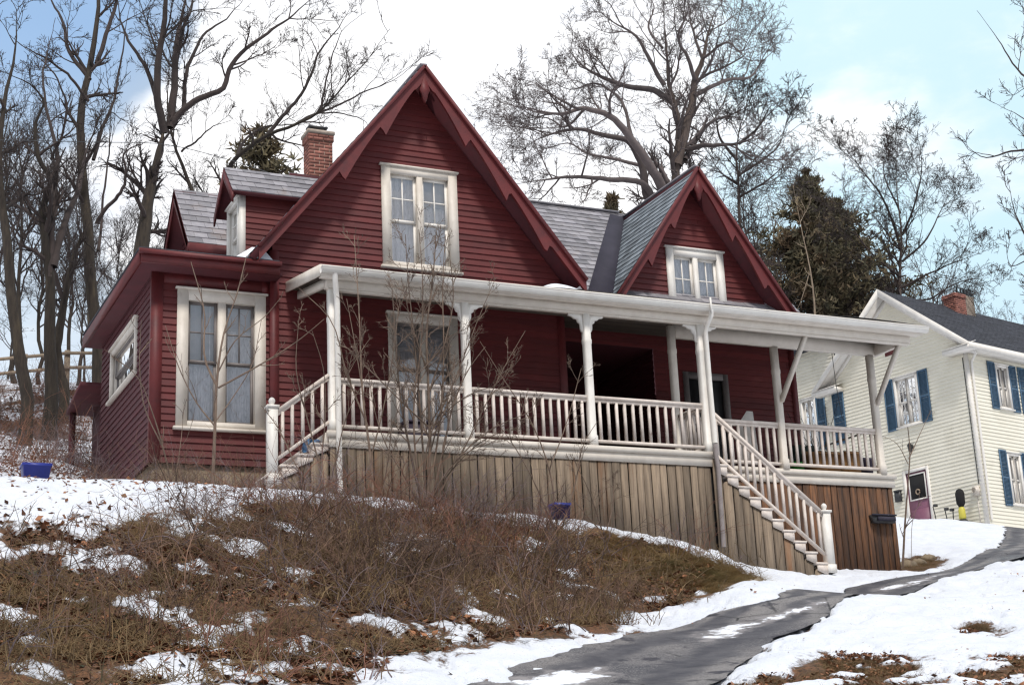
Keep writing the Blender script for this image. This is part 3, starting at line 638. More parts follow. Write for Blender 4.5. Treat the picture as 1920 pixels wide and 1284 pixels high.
# snow left along the eave
def eave_snow(segs):
    d = MB()
    for x0, x1, y0, dep, hgt in segs:
        n = 26; nn_ = 7; vs = []
        for i in range(n+1):
            x = x0+(x1-x0)*i/n; e = max(0, math.sin(math.pi*i/n))**.5; hh = hgt*e*(.8+.4*vnoise(A([x*2.1]), A([3.]))[0])
            for j in range(nn_+1):
                s = j/nn_; yy = y0+dep*s; vs.append((x, yy, RZ(yy)+.122+hh*max(0, math.sin(math.pi*min(1, s*1.15+.12)))**.7*(1 if j < nn_ else 0)))
        d.add(vs, [(i*(nn_+1)+j, (i+1)*(nn_+1)+j, (i+1)*(nn_+1)+j+1, i*(nn_+1)+j+1) for i in range(n) for j in range(nn_)])
    return d
build('snow_strip', eave_snow([(6.8,9.9,20.775,.6,.05),(9.85,13.2,20.775,1.2,.06),(10.6,11.6,21.2,1.0,.22),(13.1,14.3,20.775,.9,.05),(12.9,13.6,21.5,1.4,.20),(14.2,15.7,20.775,.5,.035),(15.6,17.86,20.775,1.6,.09),(15.45,16.9,21.6,1.4,.16)]), M['snow'], pr_, smooth=True)
# front beam, rake, gutter
b = MB(); b.box(6.92, 17.66, 20.93, 21.07, 7.34, 7.50); b.box(6.95, 17.66, 20.945, 21.055, 7.31, 7.338); b.box(6.78, 17.82, 20.772, 20.80, 7.46, 7.63)
b.box(6.80, 17.80, 20.80, 20.928, 7.455, 7.475)
for x0, x1, ye in ((6.77, 6.80, 22.52), (17.802, 17.83, 23.66)): b.prism([(x0,20.78,RZ(20.8)-.04),(x0,ye,RZ(ye)-.04),(x0,ye,RZ(ye)+.13),(x0,20.78,RZ(20.8)+.13)], (x1-x0,0,0))
b.prism([(6.95,21.07,RZ(21.07)-.14),(6.95,22.5,RZ(22.5)-.14),(6.95,22.5,RZ(22.5)-.02),(6.95,21.07,RZ(21.07)-.02)], (.07,0,0))
b.prism([(17.55,21.07,7.34),(17.55,21.9,7.34),(17.55,21.9,RZ(21.9)-.02),(17.55,21.07,RZ(21.07)-.02)], (.09,0,0))
b.box(13.4, 17.55, SB-.05, SB+.05, 7.34, 7.62); part('eave_beam', b, 'cream')
gt = MB(); ang = [math.pi*(1+k/10) for k in range(11)]
pf = [(20.70+.072*math.cos(a), 7.54+.072*math.sin(a)) for a in ang]; pf = [(20.628,7.565)]+pf+[(20.772,7.565)]
vs = [(x, y, z) for x in (6.76, 17.86) for y, z in pf]; n = len(pf)
gt.add(vs, [(i, i+1, n+i+1, n+i) for i in range(n-1)]+[tuple(range(n)), tuple(range(n, 2*n))]); gt.box(6.76, 17.86, 20.622, 20.634, 7.553, 7.569)
gu = part('gutter', gt, 'white', smooth=False)
b = MB(); b.box(13.368, 13.392, 20.60, 20.625, 7.40, 7.68); build('gutter_bracket', b, M['white'], gu)
# posts
def post(x, y, z0, z1, brackets=(), s=.060, brace=None):
    b = MB(); c = .018
    def ring(q, z): return [(x-q+c,y-q,z),(x+q-c,y-q,z),(x+q,y-q+c,z),(x+q,y+q-c,z),(x+q-c,y+q,z),(x-q+c,y+q,z),(x-q,y+q-c,z),(x-q,y-q+c,z)]
    zs = [(s+.012,z0),(s+.012,z0+.16),(s,z0+.18),(s,z1-.50),(s+.006,z1-.47),(s+.006,z1-.42),(s,z1-.40),(s,z1)]
    vs = [p for q, z in zs for p in ring(q, z)]
    b.add(vs, [(i*8+k, i*8+(k+1)%8, (i+1)*8+(k+1)%8, (i+1)*8+k) for i in range(len(zs)-1) for k in range(8)]+[tuple(range(8))[::-1], tuple(range(8*len(zs)-8, 8*len(zs)))])
    o = part('porch_post', b, 'white' if y < 21.5 else 'cream')
    for sg in brackets:
        q = MB(); prof = [(0,0),(.24,0),(.24,-.03),(.175,-.045),(.145,-.075),(.095,-.08),(.08,-.13),(.042,-.15),(.038,-.24),(.018,-.28),(0,-.30)]
        q.prism([(x+sg*(s+.004+px), y-.025, z1-.004+pz) for px, pz in prof], (0,.05,0)); build('bracket', q, M['white'], o)
    if brace:
        q = MB(); q.bar(*brace, .06, .08); build('knee_brace', q, M['cream'], o)
    return o
post(7.02, PY, DZ+.016, 7.31, s=.066)
post(9.15, PY, DZ+.016, 7.31, (1,-1)); post(11.25, PY, DZ+.016, 7.31, (1,-1)); post(13.36, PY, DZ+.016, 7.31, (1,-1), s=.066)
post(13.33, SB, DZ+.016, 7.55)
post(15.40, SB, DZ+.016, 7.34, brace=((15.42,SB-.06,6.35),(15.52,21.05,7.34)))
post(17.46, SB, DZ+.016, 7.34, brace=((17.47,SB-.06,6.42),(17.52,21.05,7.36)))
# railings: top rail, bottom rail, balusters
def railing(p, q, n, ht=.80, lo=.10, skip=0, m='railwhite'):
    p, q = A(p, float), A(q, float); b = MB()
    b.bar(p+Z_*ht, q+Z_*ht, .075, .05); b.bar(p+Z_*(ht-.05), q+Z_*(ht-.05), .04, .05); b.bar(p+Z_*lo, q+Z_*lo, .05, .05)
    o = part('railing', b, m)
    d = q-p; hz_ = math.hypot(d[0], d[1]); ux = d/hz_
    for i in range(n):
        c = p+d*(i+.6)/(n+.2); k = MB(); s = .021; w_ = random.uniform(-.004, .004)
        k.fbox(c, A([ux[0],ux[1],0]), A([-ux[1],ux[0],0]), Z_, -s+w_, s+w_, -s, s, lo+.02, ht-.065, random.random()); build('baluster', k, M[m], o)
    return o
railing((7.10,PY,DZ), (9.08,PY,DZ), 14); railing((9.22,PY,DZ), (11.18,PY,DZ), 14); railing((11.32,PY,DZ), (13.28,PY,DZ), 13)
railing((13.41,SB,DZ), (15.33,SB,DZ), 13); railing((15.47,SB,DZ), (17.39,SB,DZ), 14)
railing((13.33,21.1,DZ), (13.33,21.76,DZ), 4)
# lower gate panel across the landing
railing((13.42,SB+.3,DZ), (13.95,SB+.3,DZ), 5, ht=.62)
# --- right-hand stairs
NS = 11; x0s, z0s, run, rise = 13.44, DZ, .198, .172
st = MB(); sd = MB()
for i in range(NS-1):
    x = x0s+i*run; z = z0s-(i+1)*rise
    st.box(x-.02, x+run+.025, 20.93, 21.80, z-.035, z, random.random())
for i in range(NS):
    x = x0s+i*run; z = z0s-i*rise
    sd.box(x-.018, x, 20.965, 21.78, z-rise, z-.036, random.random())
o = part('staircase', st, 'railwhite'); build('risers', sd, M['railwhite'], o)
sk = MB()
for i in range(NS-1):    # saw-tooth stringer, near side
    x = x0s+i*run; z = z0s-(i+1)*rise; sk.prism([(x,20.94,z-.036),(x+run,20.94,z-.036),(x+run,20.94,z-.036-rise),(x,20.94,z-.036-rise*.55)], (0,.022,0), random.random())
build('stringer', sk, M['railwhite'], o)
x1s = 15.50; zn = z0s-(NS-1)*rise+.0
def newel(x, y, z0, ht, s=.068):
    b = MB(); b.box(x-s, x+s, y-s, y+s, z0, z0+ht-.12); b.box(x-s-.02, x+s+.02, y-s-.02, y+s+.02, z0+ht-.12, z0+ht-.085)
    b.lathe((x, y, z0+ht-.085), [(.035,0),(.03,.02),(.045,.05),(.05,.075),(.04,.1),(.022,.118),(.002,.125)]); b.box(x-s-.012, x+s+.012, y-s-.012, y+s+.012, z0, z0+.14)
    return part('newel_post', b, 'white')
newel(x1s, 20.995, 3.26, 1.12)
railing((13.44,20.99,DZ-.12), (15.44,20.99,3.42), 15, ht=.83, lo=.13)
# --- left-hand stairs
st = MB(); sd = MB(); g0 = 4.30
for i in range(4):
    x = 6.92-i*.23; z = DZ-(i+1)*.17
    st.box(x-.25, x+.012, 20.93, 22.2, z-.035, z, random.random()); sd.box(x-.004, x+.012, 20.965, 22.18, z-.0, z+.132, random.random())
    sd.prism([(x-.23,20.945,z-.036),(x,20.945,z-.036),(x,20.945,z-.10),(x-.23,20.945,z-.20)], (0,.02,0))
o = part('staircase', st, 'railwhite'); build('risers', sd, M['railwhite'], o)
newel(6.10, 20.995, 4.36, 1.22)
railing((6.16,20.99,4.55), (6.94,20.99,5.14), 5, ht=.86, lo=.16)
# --- plank skirting
def skirting(name, x0, x1, y, zt, m, zb, wmin=.125, wmax=.158, gap=.017, par=None):
    b = MB(); x = x0
    while x < x1-.02:
        w_ = min(random.uniform(wmin, wmax), x1-x); t = zt(x+w_/2) if callable(zt) else zt; lo = zb(x)
        lean = random.uniform(-.006, .006); jy = random.uniform(0, .010)
        hw = w_-gap
        if callable(zt): P = [(x,y+jy,lo),(x+hw,y+jy,lo),(x+hw+lean,y+jy,t-.05),(x+hw*.8,y+jy,t-.012),(x+hw*.5,y+jy,t),(x+hw*.2,y+jy,t-.012),(x+lean,y+jy,t-.05)]
        else: P = [(x,y+jy,lo),(x+hw,y+jy,lo),(x+hw+lean,y+jy,t),(x+lean,y+jy,t)]
        b.prism(P, (0,.022,0), random.random()); x += w_
    return part(name, b, m)
zbf = lambda y: (lambda x: ground_z(x, y)-.25+random.uniform(-.03,.03))
skirting('skirting_boards', 6.95, 13.36, 20.945, 4.928, 'skirt', zbf(20.95))
skirting('skirting_boards', 13.40, 15.46, 20.962, lambda x: z0s-(max(0, int((x-x0s)/run))+1)*rise-.10, 'skirt', zbf(20.95), .15, .19)
skirting('skirting_boards', 6.1, 6.94, 20.967, lambda x: DZ-.14-max(0, int((6.92-x)/.23)+1)*.17, 'skirt', zbf(20.95))
skirting('skirting_boards', 13.5, 17.66, SB, 4.928, 'skirtwarm', zbf(SB))
b = MB(); y = SB
while y < 23.6: b.box(17.64, 17.66, y+.03, y+.16, ground_z(17.66, y)-.2, 4.928, random.random()); y += .14
part('skirting_boards', b, 'skirtwarm')
b = MB(); b.box(6.98, 13.4, 21.0, 21.03, 3.3, 4.92); b.box(13.5, 17.6, SB+.04, SB+.06, 3.0, 4.92); part('underdeck_dark', b, 'black')  # black sheets added behind the boards as the dark under the deck
b = MB(); b.box(13.37, 13.47, 20.925, 20.955, ground_z(13.4,20.9)-.2, 5.06); part('skirting_post', b, 'skirt')
# --- downspouts
def downspout(pts, r=.042, m='white'):
    b = MB(); b.tube(pts, r, 10); o = part('downspout', b, m, smooth=True); return o
downspout([(6.98,20.70,7.50),(6.98,20.72,7.42),(7.03,20.83,7.25),(7.06,20.875,7.1),(7.06,20.88,5.2),(7.06,20.875,4.6),(7.06,20.86,4.25)])
downspout([(13.42,20.68,7.50),(13.42,20.69,7.40),(13.40,20.80,7.27),(13.40,20.87,7.15),(13.405,20.875,6.2),(13.41,20.87,5.3)], .04)
downspout([(13.41,20.87,5.28),(13.40,20.86,5.12),(13.42,20.855,4.9),(13.41,20.86,4.2),(13.41,20.87,3.62)], .038, 'pipe')
# --- front door in the recessed wall
b = MB(); O = A([0,EY,0.]); u0, u1, v0, v1 = 14.64, 15.60, 5.15, 7.33
for q in ((u0,u0+.11,v0,v1),(u1-.11,u1,v0,v1),(u0+.11,u1-.11,v1-.12,v1)): b.fbox(O, X_, Z_, -Y_, *q, -.05, .04)
dr_ = part('door', b, 'sashdark')
b = MB(); b.fbox(O, X_, Z_, -Y_, 14.76, 15.48, 5.16, 7.2, -.06, -.02)
for q in ((14.86,15.38,6.1,7.05),(14.86,15.08,5.3,5.95),(15.16,15.38,5.3,5.95)): b.fbox(O, X_, Z_, -Y_, q[0], q[1], q[2], q[3], -.02, -.008)
build('door_leaf', b, M['darkgrey'], dr_)
b = MB(); b.lathe((14.83,EY-.03,6.05), [(.005,-.03),(.025,-.02),(.03,0),(.025,.02),(.005,.03)]); build('door_knob', b, M['cream'], dr_)
# ================================================================== the pale yellow house beyond the drive
YC = A([32.06, 35.72, 0.]); YU = A([math.sin(R_(-10)), math.cos(R_(-10)), 0]); YV = A([math.sin(R_(77)), math.cos(R_(77)), 0]); YC = YC-YU*.15
NL = -YV; NR = -YU
Yh = empty('yellow_house', tuple(YC+YU*3+YV*4+Z_*7))
tag(Yh, 'pale yellow sided house with blue shutters and a plum side door', 'house')
def ypart(n, mb, m, par=None, **k): return build(n, mb, M[m], par or Yh, **k)
zb_, ze_ = 6.6, 12.55
ywin = lambda O, U, N, a, b_, c, d_, cur, **k: window(Yh, O, U, N, a, b_, c, d_, cas=.085, casm='white', sashm='white', curtain=cur, sill=True, upper_mun=k.pop('mun', False), **k)
o1 = ywin(YC, YU, NL, 1.95, 2.92, 10.60, 12.20, (None,), mun=2)
dop = (1.98, 2.90, 6.6, 9.20)
w = MB(); courses(w, YC, YU, Z_, NL, [(0,zb_),(5.7,zb_),(5.7,12.62),(2.83,14.90),(0,12.62)], .115, .024, (o1, dop), jit=.25, seed=41); ypart('gable_wall', w, 'yellow')
o2 = ywin(YC, YV, NR, 1.36, 2.04, 10.76, 12.16, ('curtain',)); o3 = ywin(YC, YV, NR, 2.92, 3.60, 10.76, 12.16, (None,)); o4 = ywin(YC, YV, NR, 1.36, 2.06, 7.76, 9.36, ('curtain',)); o5 = ywin(YC, YV, NR, 2.92, 3.60, 7.76, 9.36, ('curtain',))
w = MB(); courses(w, YC, YV, Z_, NR, [(0,zb_),(11,zb_),(11,12.62),(0,12.62)], .115, .024, (o2,o3,o4,o5), jit=.25, seed=42); ypart('long_wall', w, 'yellow')
# attic vent, mostly behind the red house's porch eave
b = MB(); b.fbox(YC, YU, Z_, NL, 2.62, 3.12, 13.0, 13.6, -.02, .03); b.fbox(YC, YU, Z_, NL, 2.68, 3.06, 13.06, 13.54, .03, .04); ypart('attic_vent', b, 'redtrim')
# rear wing carrying on to the left
OW = YC+YU*5.7+YV*.45
o6 = ywin(OW, YU, NL, 1.05, 1.75, 10.75, 12.6, ('shade',))
w = MB(); courses(w, OW, YU, Z_, NL, [(0,zb_),(6,zb_),(6,14.2),(0,14.2)], .115, .024, (o6,), jit=.25, seed=43); ypart('rear_wing_wall', w, 'yellow')
w = MB(); w.fbox(OW, YU, Z_, NL, 0, 6, 14.2, 14.4, -4, .35); ypart('rear_wing_roof', w, 'roofdark')
# corner boards
b = MB(); b.fbox(YC, YU, Z_, NL, -.022, .09, zb_, 12.62, 0, .022); b.fbox(YC, YV, Z_, NR, 0.0, .09, zb_, 12.62, 0, .022); ypart('corner_boards', b, 'white')
# far walls so the house is closed
w = MB(); w.fbox(YC, YV, Z_, NR, 0.2, 10.9, zb_, 12.5, -5.7, -5.6); w.fbox(YC, YV, Z_, NR, 10.9, 11, zb_, 12.5, -5.6, -.05); ypart('far_walls', w, 'yellow')
# roof
def yq(s, u, z): return tuple(YC+YV*s+YU*u+Z_*z)
yz = lambda u: 15.12-.80*abs(u-2.83)
def yroof(u1, s0=-.38, s1=11.4, sd=0):
    P = [A(yq(s0, 2.83, yz(2.83))), A(yq(s1, 2.83, yz(2.83))), A(yq(s1, u1, yz(u1))), A(yq(s0, u1, yz(u1)))]
    n = np.cross(P[1]-P[0], P[2]-P[0]); n /= np.linalg.norm(n); n = n if n[2] > 0 else -n
    d = MB(); d.prism([p-n*.13 for p in P], n*.125); o = ypart('roof', d, 'white')
    u = YV; v = np.cross(n, u); v = v if v[2] > 0 else -v; s = MB()
    courses(s, P[0], u, v, n, [(float((p-P[0])@u), float((p-P[0])@v)) for p in P], .15, .01, cell=.3, seed=sd); build('shingles', s, M['roofdark'], o); return o
ro = yroof(-.42, sd=51); yroof(6.1, sd=52)
ch = MB(); mo = MB(); c0 = A(yq(3.12, 2.4, 0)); z = 13.9; k = 0
mo.fbox(c0, YV, Z_, NL, .01, .54, 13.6, 15.47, -.5, .0)
while z < 15.45:
    e = .03 if z > 15.3 else 0
    for (U_, N_, L__, O_) in ((YV, NR, .55, c0), (YU, NL, .5, c0)):
        t0 = -(.1 if k % 2 else 0)-e
        while t0 < L__+e:
            a, c = max(t0, -e), min(t0+.19, L__+e); t0 += .202
            if c-a > .02: ch.fbox(O_, U_, Z_, N_, a, c, z, z+.058, -.03, .012+e+(.001 if U_ is YV else 0), random.random())
    z += .0685; k += 1
c = build('chimney', ch, M['brick'], Yh); build('mortar_core', mo, M['mortar'], c)
b = MB(); b.fbox(c0, YV, Z_, NL, .04, .51, 15.48, 15.54, -.47, -.03); [b.fbox(c0, YV, Z_, NL, a, a+.05, 15.54, 15.66, -g_, -g_+.05) for a in (.06, .25, .44) for g_ in (.45, .1)]; b.fbox(c0, YV, Z_, NL, .02, .53, 15.66, 15.70, -.49, -.01); build('chimney_cap', b, M['darkgrey'], c)
# white rake boards, eave returns, gutter
b = MB()
for u1 in (-.42, 6.1):
    b.prism([yq(-.42,2.83,15.14), yq(-.42,u1,yz(u1)+.02), yq(-.42,u1,yz(u1)-.20), yq(-.42,2.83,14.87)], tuple(YV*.04))
    b.prism([yq(-.03,2.83,14.92), yq(-.03,u1*.93,yz(u1*.93)-.22), yq(-.03,u1*.93,yz(u1*.93)-.38), yq(-.03,2.83,14.72)], tuple(YV*.03))
ypart('rake_boards', b, 'white')
for (ua, ub) in ((-.45,.55),(5.05,6.12)):
    b = MB(); z = yz(-.42)-.02
    b.prism([yq(-.44,ua,z-.19), yq(-.44,ub,z-.19), yq(-.02,ub,z-.19), yq(-.02,ua,z-.19)], (0,0,.13)); b.prism([yq(-.46,ua,z-.058), yq(-.46,ub,z-.058), yq(-.02,ub,z+.10), yq(-.02,ua,z+.10)], (0,0,.02)); ypart('eave_return', b, 'white')
b = MB(); z = yz(-.42)
b.prism([yq(-.40,-.46,z-.20), yq(11.3,-.46,z-.20), yq(11.3,-.40,z-.20), yq(-.40,-.40,z-.20)], (0,0,.2)); b.prism([yq(.0,-.40,z-.20), yq(11.3,-.40,z-.20), yq(11.3,-.01,z-.20), yq(.0,-.01,z-.20)], (0,0,.03)); ypart('eave_board', b, 'white')
# shutters
def shutter(O, U, N, a, b_, c, d_):
    m_ = MB(); f = .045
    for q in ((a,a+f,c,d_),(b_-f,b_,c,d_),(a+f,b_-f,c,c+f),(a+f,b_-f,d_-f,d_),(a+f,b_-f,(c+d_)/2-.03,(c+d_)/2+.03)): m_.fbox(O, U, Z_, N, *q, .02, .05)
    z = c+f
    while z < d_-f-.02:
        m_.prism([A(O)+U*(a+f)+Z_*z+N*.046, A(O)+U*(b_-f)+Z_*z+N*.046, A(O)+U*(b_-f)+Z_*(z+.035)+N*.024, A(O)+U*(a+f)+Z_*(z+.035)+N*.024], tuple(N*.006)); z += .04
    m_.fbox(O, U, Z_, N, a+f, b_-f, c+f, d_-f, .008, .022)
    return ypart('shutter', m_, 'shutter')
shutter(YC, YU, NL, 2.94, 3.33, 10.55, 12.22); shutter(YC, YU, NL, 1.53, 1.92, 10.55, 12.22)
for a in (1.36, 2.92):
    for z0, z1 in ((10.7, 12.2), (7.7, 9.42)): shutter(YC, YV, NR, a-.38, a-.01, z0, z1); shutter(YC, YV, NR, a+.70, a+1.07, z0, z1)
shutter(YC, YU, NL, 5.08, 5.58, 10.6, 12.44); shutter(OW, YU, NL, .62, 1.02, 10.7, 12.65)
# side door
b = MB()
for q in ((1.93,2.03,6.6,9.22),(2.86,2.96,6.6,9.22),(2.03,2.86,9.12,9.22)): b.fbox(YC, YU, Z_, NL, *q, -.02, .04)
dd = ypart('door', b, 'white')
b = MB(); b.fbox(YC, YU, Z_, NL, 2.035, 2.86, 6.6, 9.115, -.03, .0); b.fbox(YC, YU, Z_, NL, 2.1, 2.79, 6.9, 7.95, .0, .012); build('door_leaf', b, M['purple'], dd)
b = MB(); b.fbox(YC, YU, Z_, NL, 2.14, 2.74, 8.27, 9.02, .001, .010); build('door_glass', b, M['black'], dd)
b = MB()
for q in ((2.10,2.14,8.23,9.06),(2.74,2.78,8.23,9.06),(2.14,2.74,8.23,8.27),(2.14,2.74,9.02,9.06)): b.fbox(YC, YU, Z_, NL, *q, .0, .022)
build('glass_frame', b, M['white'], dd)
b = MB(); a_ = np.linspace(0, 2*math.pi, 25); b.tube([YC+YU*(2.44+.075*math.cos(t))+Z_*(8.48+.075*math.sin(t))+NL*.03 for t in a_], .022, 8)
wr = build('wreath', b, M['paletan'], None, loc=tuple(YC+YU*2.44+Z_*8.42+NL*.03)); tag(wr, 'small tan wreath hanging on the glass of the plum door', 'wreath')
# things fixed to the wall
b = MB(); p = YC+YU*2.46+Z_*9.9+NL*.1
b.fbox(YC, YU, Z_, NL, 2.42, 2.50, 9.84, 9.98, 0, .03); b.bar(YC+YU*2.46+Z_*9.95+NL*.02, YC+YU*2.46+Z_*9.99+NL*.13, .025, .025)
b.lathe(YC+YU*2.46+Z_*9.72+NL*.14, [(.03,0),(.055,.03),(.075,.2),(.095,.21),(.03,.30),(.01,.33)], 8); ypart('wall_lantern', b, 'darkgrey')
b = MB(); b.fbox(YC, YU, Z_, NL, 3.1, 3.32, 8.3, 8.62, .01, .12); b.fbox(YC, YU, Z_, NL, 3.09, 3.33, 8.62, 8.66, .01, .14)
tag(build('mailbox', b, M['darkgrey'], None, loc=tuple(YC+YU*3.2+Z_*8.3)), 'small black mailbox on yellow siding left of the plum door', 'mailbox')
b = MB(); q = YC+YU*.2+NL*.0; b.fbox(YC, YU, Z_, NL, .12, .34, 7.95, 8.25, .0, .08)
q = YC+YU*.23+Z_*8.12+NL*.08; b.tube([q, q+NL*.09], A([.085,.08]), 12); b.fbox(YC, YU, Z_, NL, .215, .245, 7.0, 7.95, .0, .03); ypart('electric_meter', b, 'cream')

b = MB(); b.tube([YC+YV*.16+Z_*12.3+NR*.28, YC+YV*.16+Z_*12.05+NR*.06, YC+YV*.16+Z_*11.8+NR*.05, YC+YV*.16+Z_*7.2+NR*.05], .04, 8); ypart('downspout', b, 'white', smooth=True)
b = MB(); b.tube([YC+YU*.12+Z_*z_+NL*.025 for z_ in (12.2, 10, 8.3)], .014, 6); ypart('power_cable', b, 'darkgrey', smooth=True)
# ================================================================== bare trees
def smooth_line(P, n):
    P = A(P, float); m_ = len(P)
    if m_ == 2: t = np.linspace(0, 1, n)[:, None]; return P[0]*(1-t)+P[1]*t
    s = np.r_[0, np.cumsum(np.linalg.norm(np.diff(P, axis=0), axis=1))]; tq = np.linspace(0, s[-1], n); T = np.gradient(P, s, axis=0); out = []
    for t in tq:
        k = min(np.searchsorted(s, t, 'right')-1, m_-2); h = s[k+1]-s[k]; x = (t-s[k])/h
        out.append((2*x**3-3*x**2+1)*P[k]+(x**3-2*x**2+x)*h*T[k]+(-2*x**3+3*x**2)*P[k+1]+(x**3-x**2)*h*T[k+1])
    return A(out)
def grow(start, d, L, r, n, wander, up, taper=.75):
    d = d/np.linalg.norm(d, axis=1, keepdims=True); P = [start]; p = start
    for i in range(n-1):
        d = d+rng.normal(0, wander, d.shape)+A([0, 0, up]); d /= np.linalg.norm(d, axis=1, keepdims=True); p = p+d*(L/(n-1))[:, None]; P.append(p)
    return np.stack(P, 1), r[:, None]*(1-taper*np.linspace(0, 1, n))[None]
def spawn(P, Rr, L, k, ang, lenf, rf, rmin, tmin=.2, tpow=1.0, ups=0.0):
    T, n = P.shape[:2]; t = tmin+(1-tmin)*rng.random((T, k))**tpow; x = t*(n-1); i = np.minimum(x.astype(int), n-2); f = (x-i)[..., None]; a = np.arange(T)[:, None]
    p = P[a, i]*(1-f)+P[a, i+1]*f; tan = P[a, i+1]-P[a, i]; tan /= np.linalg.norm(tan, axis=2, keepdims=True)+1e-9
    pr = rng.normal(0, 1, tan.shape); pr -= (pr*tan).sum(2, keepdims=True)*tan; pr /= np.linalg.norm(pr, axis=2, keepdims=True)+1e-9
    an = np.radians(rng.uniform(ang[0], ang[1], (T, k)))[..., None]; d = np.cos(an)*tan+np.sin(an)*pr+A([0, 0, ups])
    Lc = L[:, None]*lenf*(1-.45*t)*rng.uniform(.55, 1.25, (T, k)); rc = np.maximum(np.minimum((Rr[a, i]*(1-f[..., 0])+Rr[a, i+1]*f[..., 0])*.75, Rr[:, :1]*rf), rmin)
    return p.reshape(-1, 3), d.reshape(-1, 3), Lc.ravel(), rc.ravel()
def ramify(mb, P, Rr, L, levels, rmin):
    """levels: list of (children, angle range, length factor, radius factor, points, wander, up, sides)"""
    for (k, ang, lf, rf, n, wa, up, sides) in levels:
        s, d, Lc, rc = spawn(P, Rr, L, k, ang, lf, rf, rmin, ups=up*2)
        P, Rr = grow(s, d, Lc, rc, n, wa, up); Rr = np.maximum(Rr, rmin*.7); L = Lc
        mb.tubeset(P, Rr, sides, rng.random(len(P)))
def tree(name, label, limbs, dist, lens, levels, bark='barkdark', twig='twig', rmin=.006, ntrunk=1, dens=1.6, cat='tree', group=None, base=None, toground=True, thick=.74):
    """limbs: (pixel polyline, start radius, end radius, depth change); turned into real points at the tree's own distance"""
    tk = MB(); cr = MB(); b0 = None; lines = []
    for li, lb in enumerate(limbs):
        px, r0, r1 = lb[:3]; off = lb[3] if len(lb) > 3 else 0; n = len(px)
        P = A([at_d(x, y, dist+off*i/max(1, n-1)+(lb[4] if len(lb) > 4 else 0)) for i, (x, y) in enumerate(px)])
        if li == 0:
            b = P[0].copy()
            if toground: b[2] = ground_z(b[0], b[1])-.1
            b0 = b
            if toground and P[0][2] > b[2]+.3: P = np.vstack([b, P])
        nn = max(10, len(px)*4); P = smooth_line(P, nn); P[1:] += np.cumsum(rng.normal(0, .012, (nn-1, 3)), 0)
        rr = (r0+(r1-r0)*np.linspace(0, 1, nn)**.9)*thick; rr = np.maximum(rr*(1-.94*np.linspace(0, 1, nn)**4), .006)
        if li == 0 and toground: rr[:2] *= A([1.2, 1.08])
        (tk if li < ntrunk else cr).tube(P, rr, 10 if r0 > .06 else 6, random.random()); lines.append((P, rr, r0))
    root = empty(name, tuple(b0)); tag(root, label, cat, group)
    for P, rr, r0 in lines:
        LL = np.linalg.norm(np.diff(P, axis=0), axis=1).sum(); k = max(3, int(LL*dens)); lv = levels
        s, d, Lc, rc = spawn(P[None], rr[None], A([lens]), k, (30, 65), 1., .30, rmin*1.3, tmin=.36 if r0 > .1 else .12, ups=.15)
        Q, Rq = grow(s, d, Lc, rc, 8, .14, .06); cr.tubeset(Q, np.maximum(Rq, rmin), 5, rng.random(len(Q)))
        ramify(cr, Q, Rq, Lc, lv, rmin)
    build('trunk', tk, M[bark], root, smooth=True); build('crown', cr, M[twig], root, smooth=True)
    return root
LV = [(7, (25, 60), .58, .55, 6, .16, .05, 3), (6, (25, 55), .58, .6, 5, .18, .03, 3)]
LVF = [(7, (25, 60), .58, .55, 6, .16, .05, 3), (6, (25, 55), .58, .6, 5, .18, .03, 3), (2, (25, 60), .6, .7, 3, .2, .02, 3)]
LVO = [(7, (28, 65), .6, .55, 6, .22, .04, 3), (6, (28, 62), .6, .6, 5, .24, .03, 3), (3, (25, 60), .6, .7, 4, .24, .02, 3)]

tree('bare_tree', 'tall straight dark bare tree, nearest trunk left of the red house', [
  ([(186,705),(185,620),(176,560),(172,437),(166,330),(164,200),(182,110),(195,30),(200,-60),(215,-150)], .23, .10),
  ([(181,120),(205,60),(222,0),(235,-90)], .09, .04), ([(168,150),(128,98),(120,55),(95,8),(70,-40)], .085, .03, 1), ([(166,190),(140,150),(95,115),(60,95),(20,70)], .06, .02, -1.5),
  ([(175,300),(192,240),(209,196),(218,150),(232,80),(240,10)], .07, .025, 1.5), ([(182,420),(200,390),(226,365),(237,325),(236,285),(270,270),(300,262)], .08, .02, -1),
  ([(184,470),(196,380),(205,310),(214,250),(222,170)], .055, .02, 2)], 33, 1.7, LV, ntrunk=1, dens=1.0, thick=.64)
tree('bare_tree', 'thick dark bare tree forking into many limbs behind the low wing', [
  ([(252,600),(262,500),(280,380),(300,285),(312,232)], .32, .25),
  ([(309,250),(296,190),(300,100),(312,40),(318,-40),(330,-130)], .15, .07, -1), ([(318,240),(326,170),(325,100),(333,40),(350,-40)], .16, .06), ([(320,235),(344,205),(380,182),(418,166),(438,120),(480,80),(535,36),(600,-20)], .13, .04, -1),
  ([(345,205),(346,150),(368,100),(392,62),(430,38),(470,0)], .09, .03, 1.5), ([(300,210),(285,165),(262,115),(245,85),(228,45),(220,-10)], .10, .035, 1), ([(438,122),(470,112),(495,100),(520,70)], .035, .012),
  ([(330,120),(350,60),(365,20),(375,-30)], .08, .03, 1)], 35, 1.8, LVF, ntrunk=1, dens=1.4, thick=.66)
tree('bare_tree', 'slanting bare trunk leaning towards the dormer roof', [([(372,470),(365,352),(350,310),(332,262),(318,200),(322,120)], .13, .05), ([(340,285),(375,262),(400,240),(440,225)], .04, .015)], 37, 1.8, LV, dens=1.3)
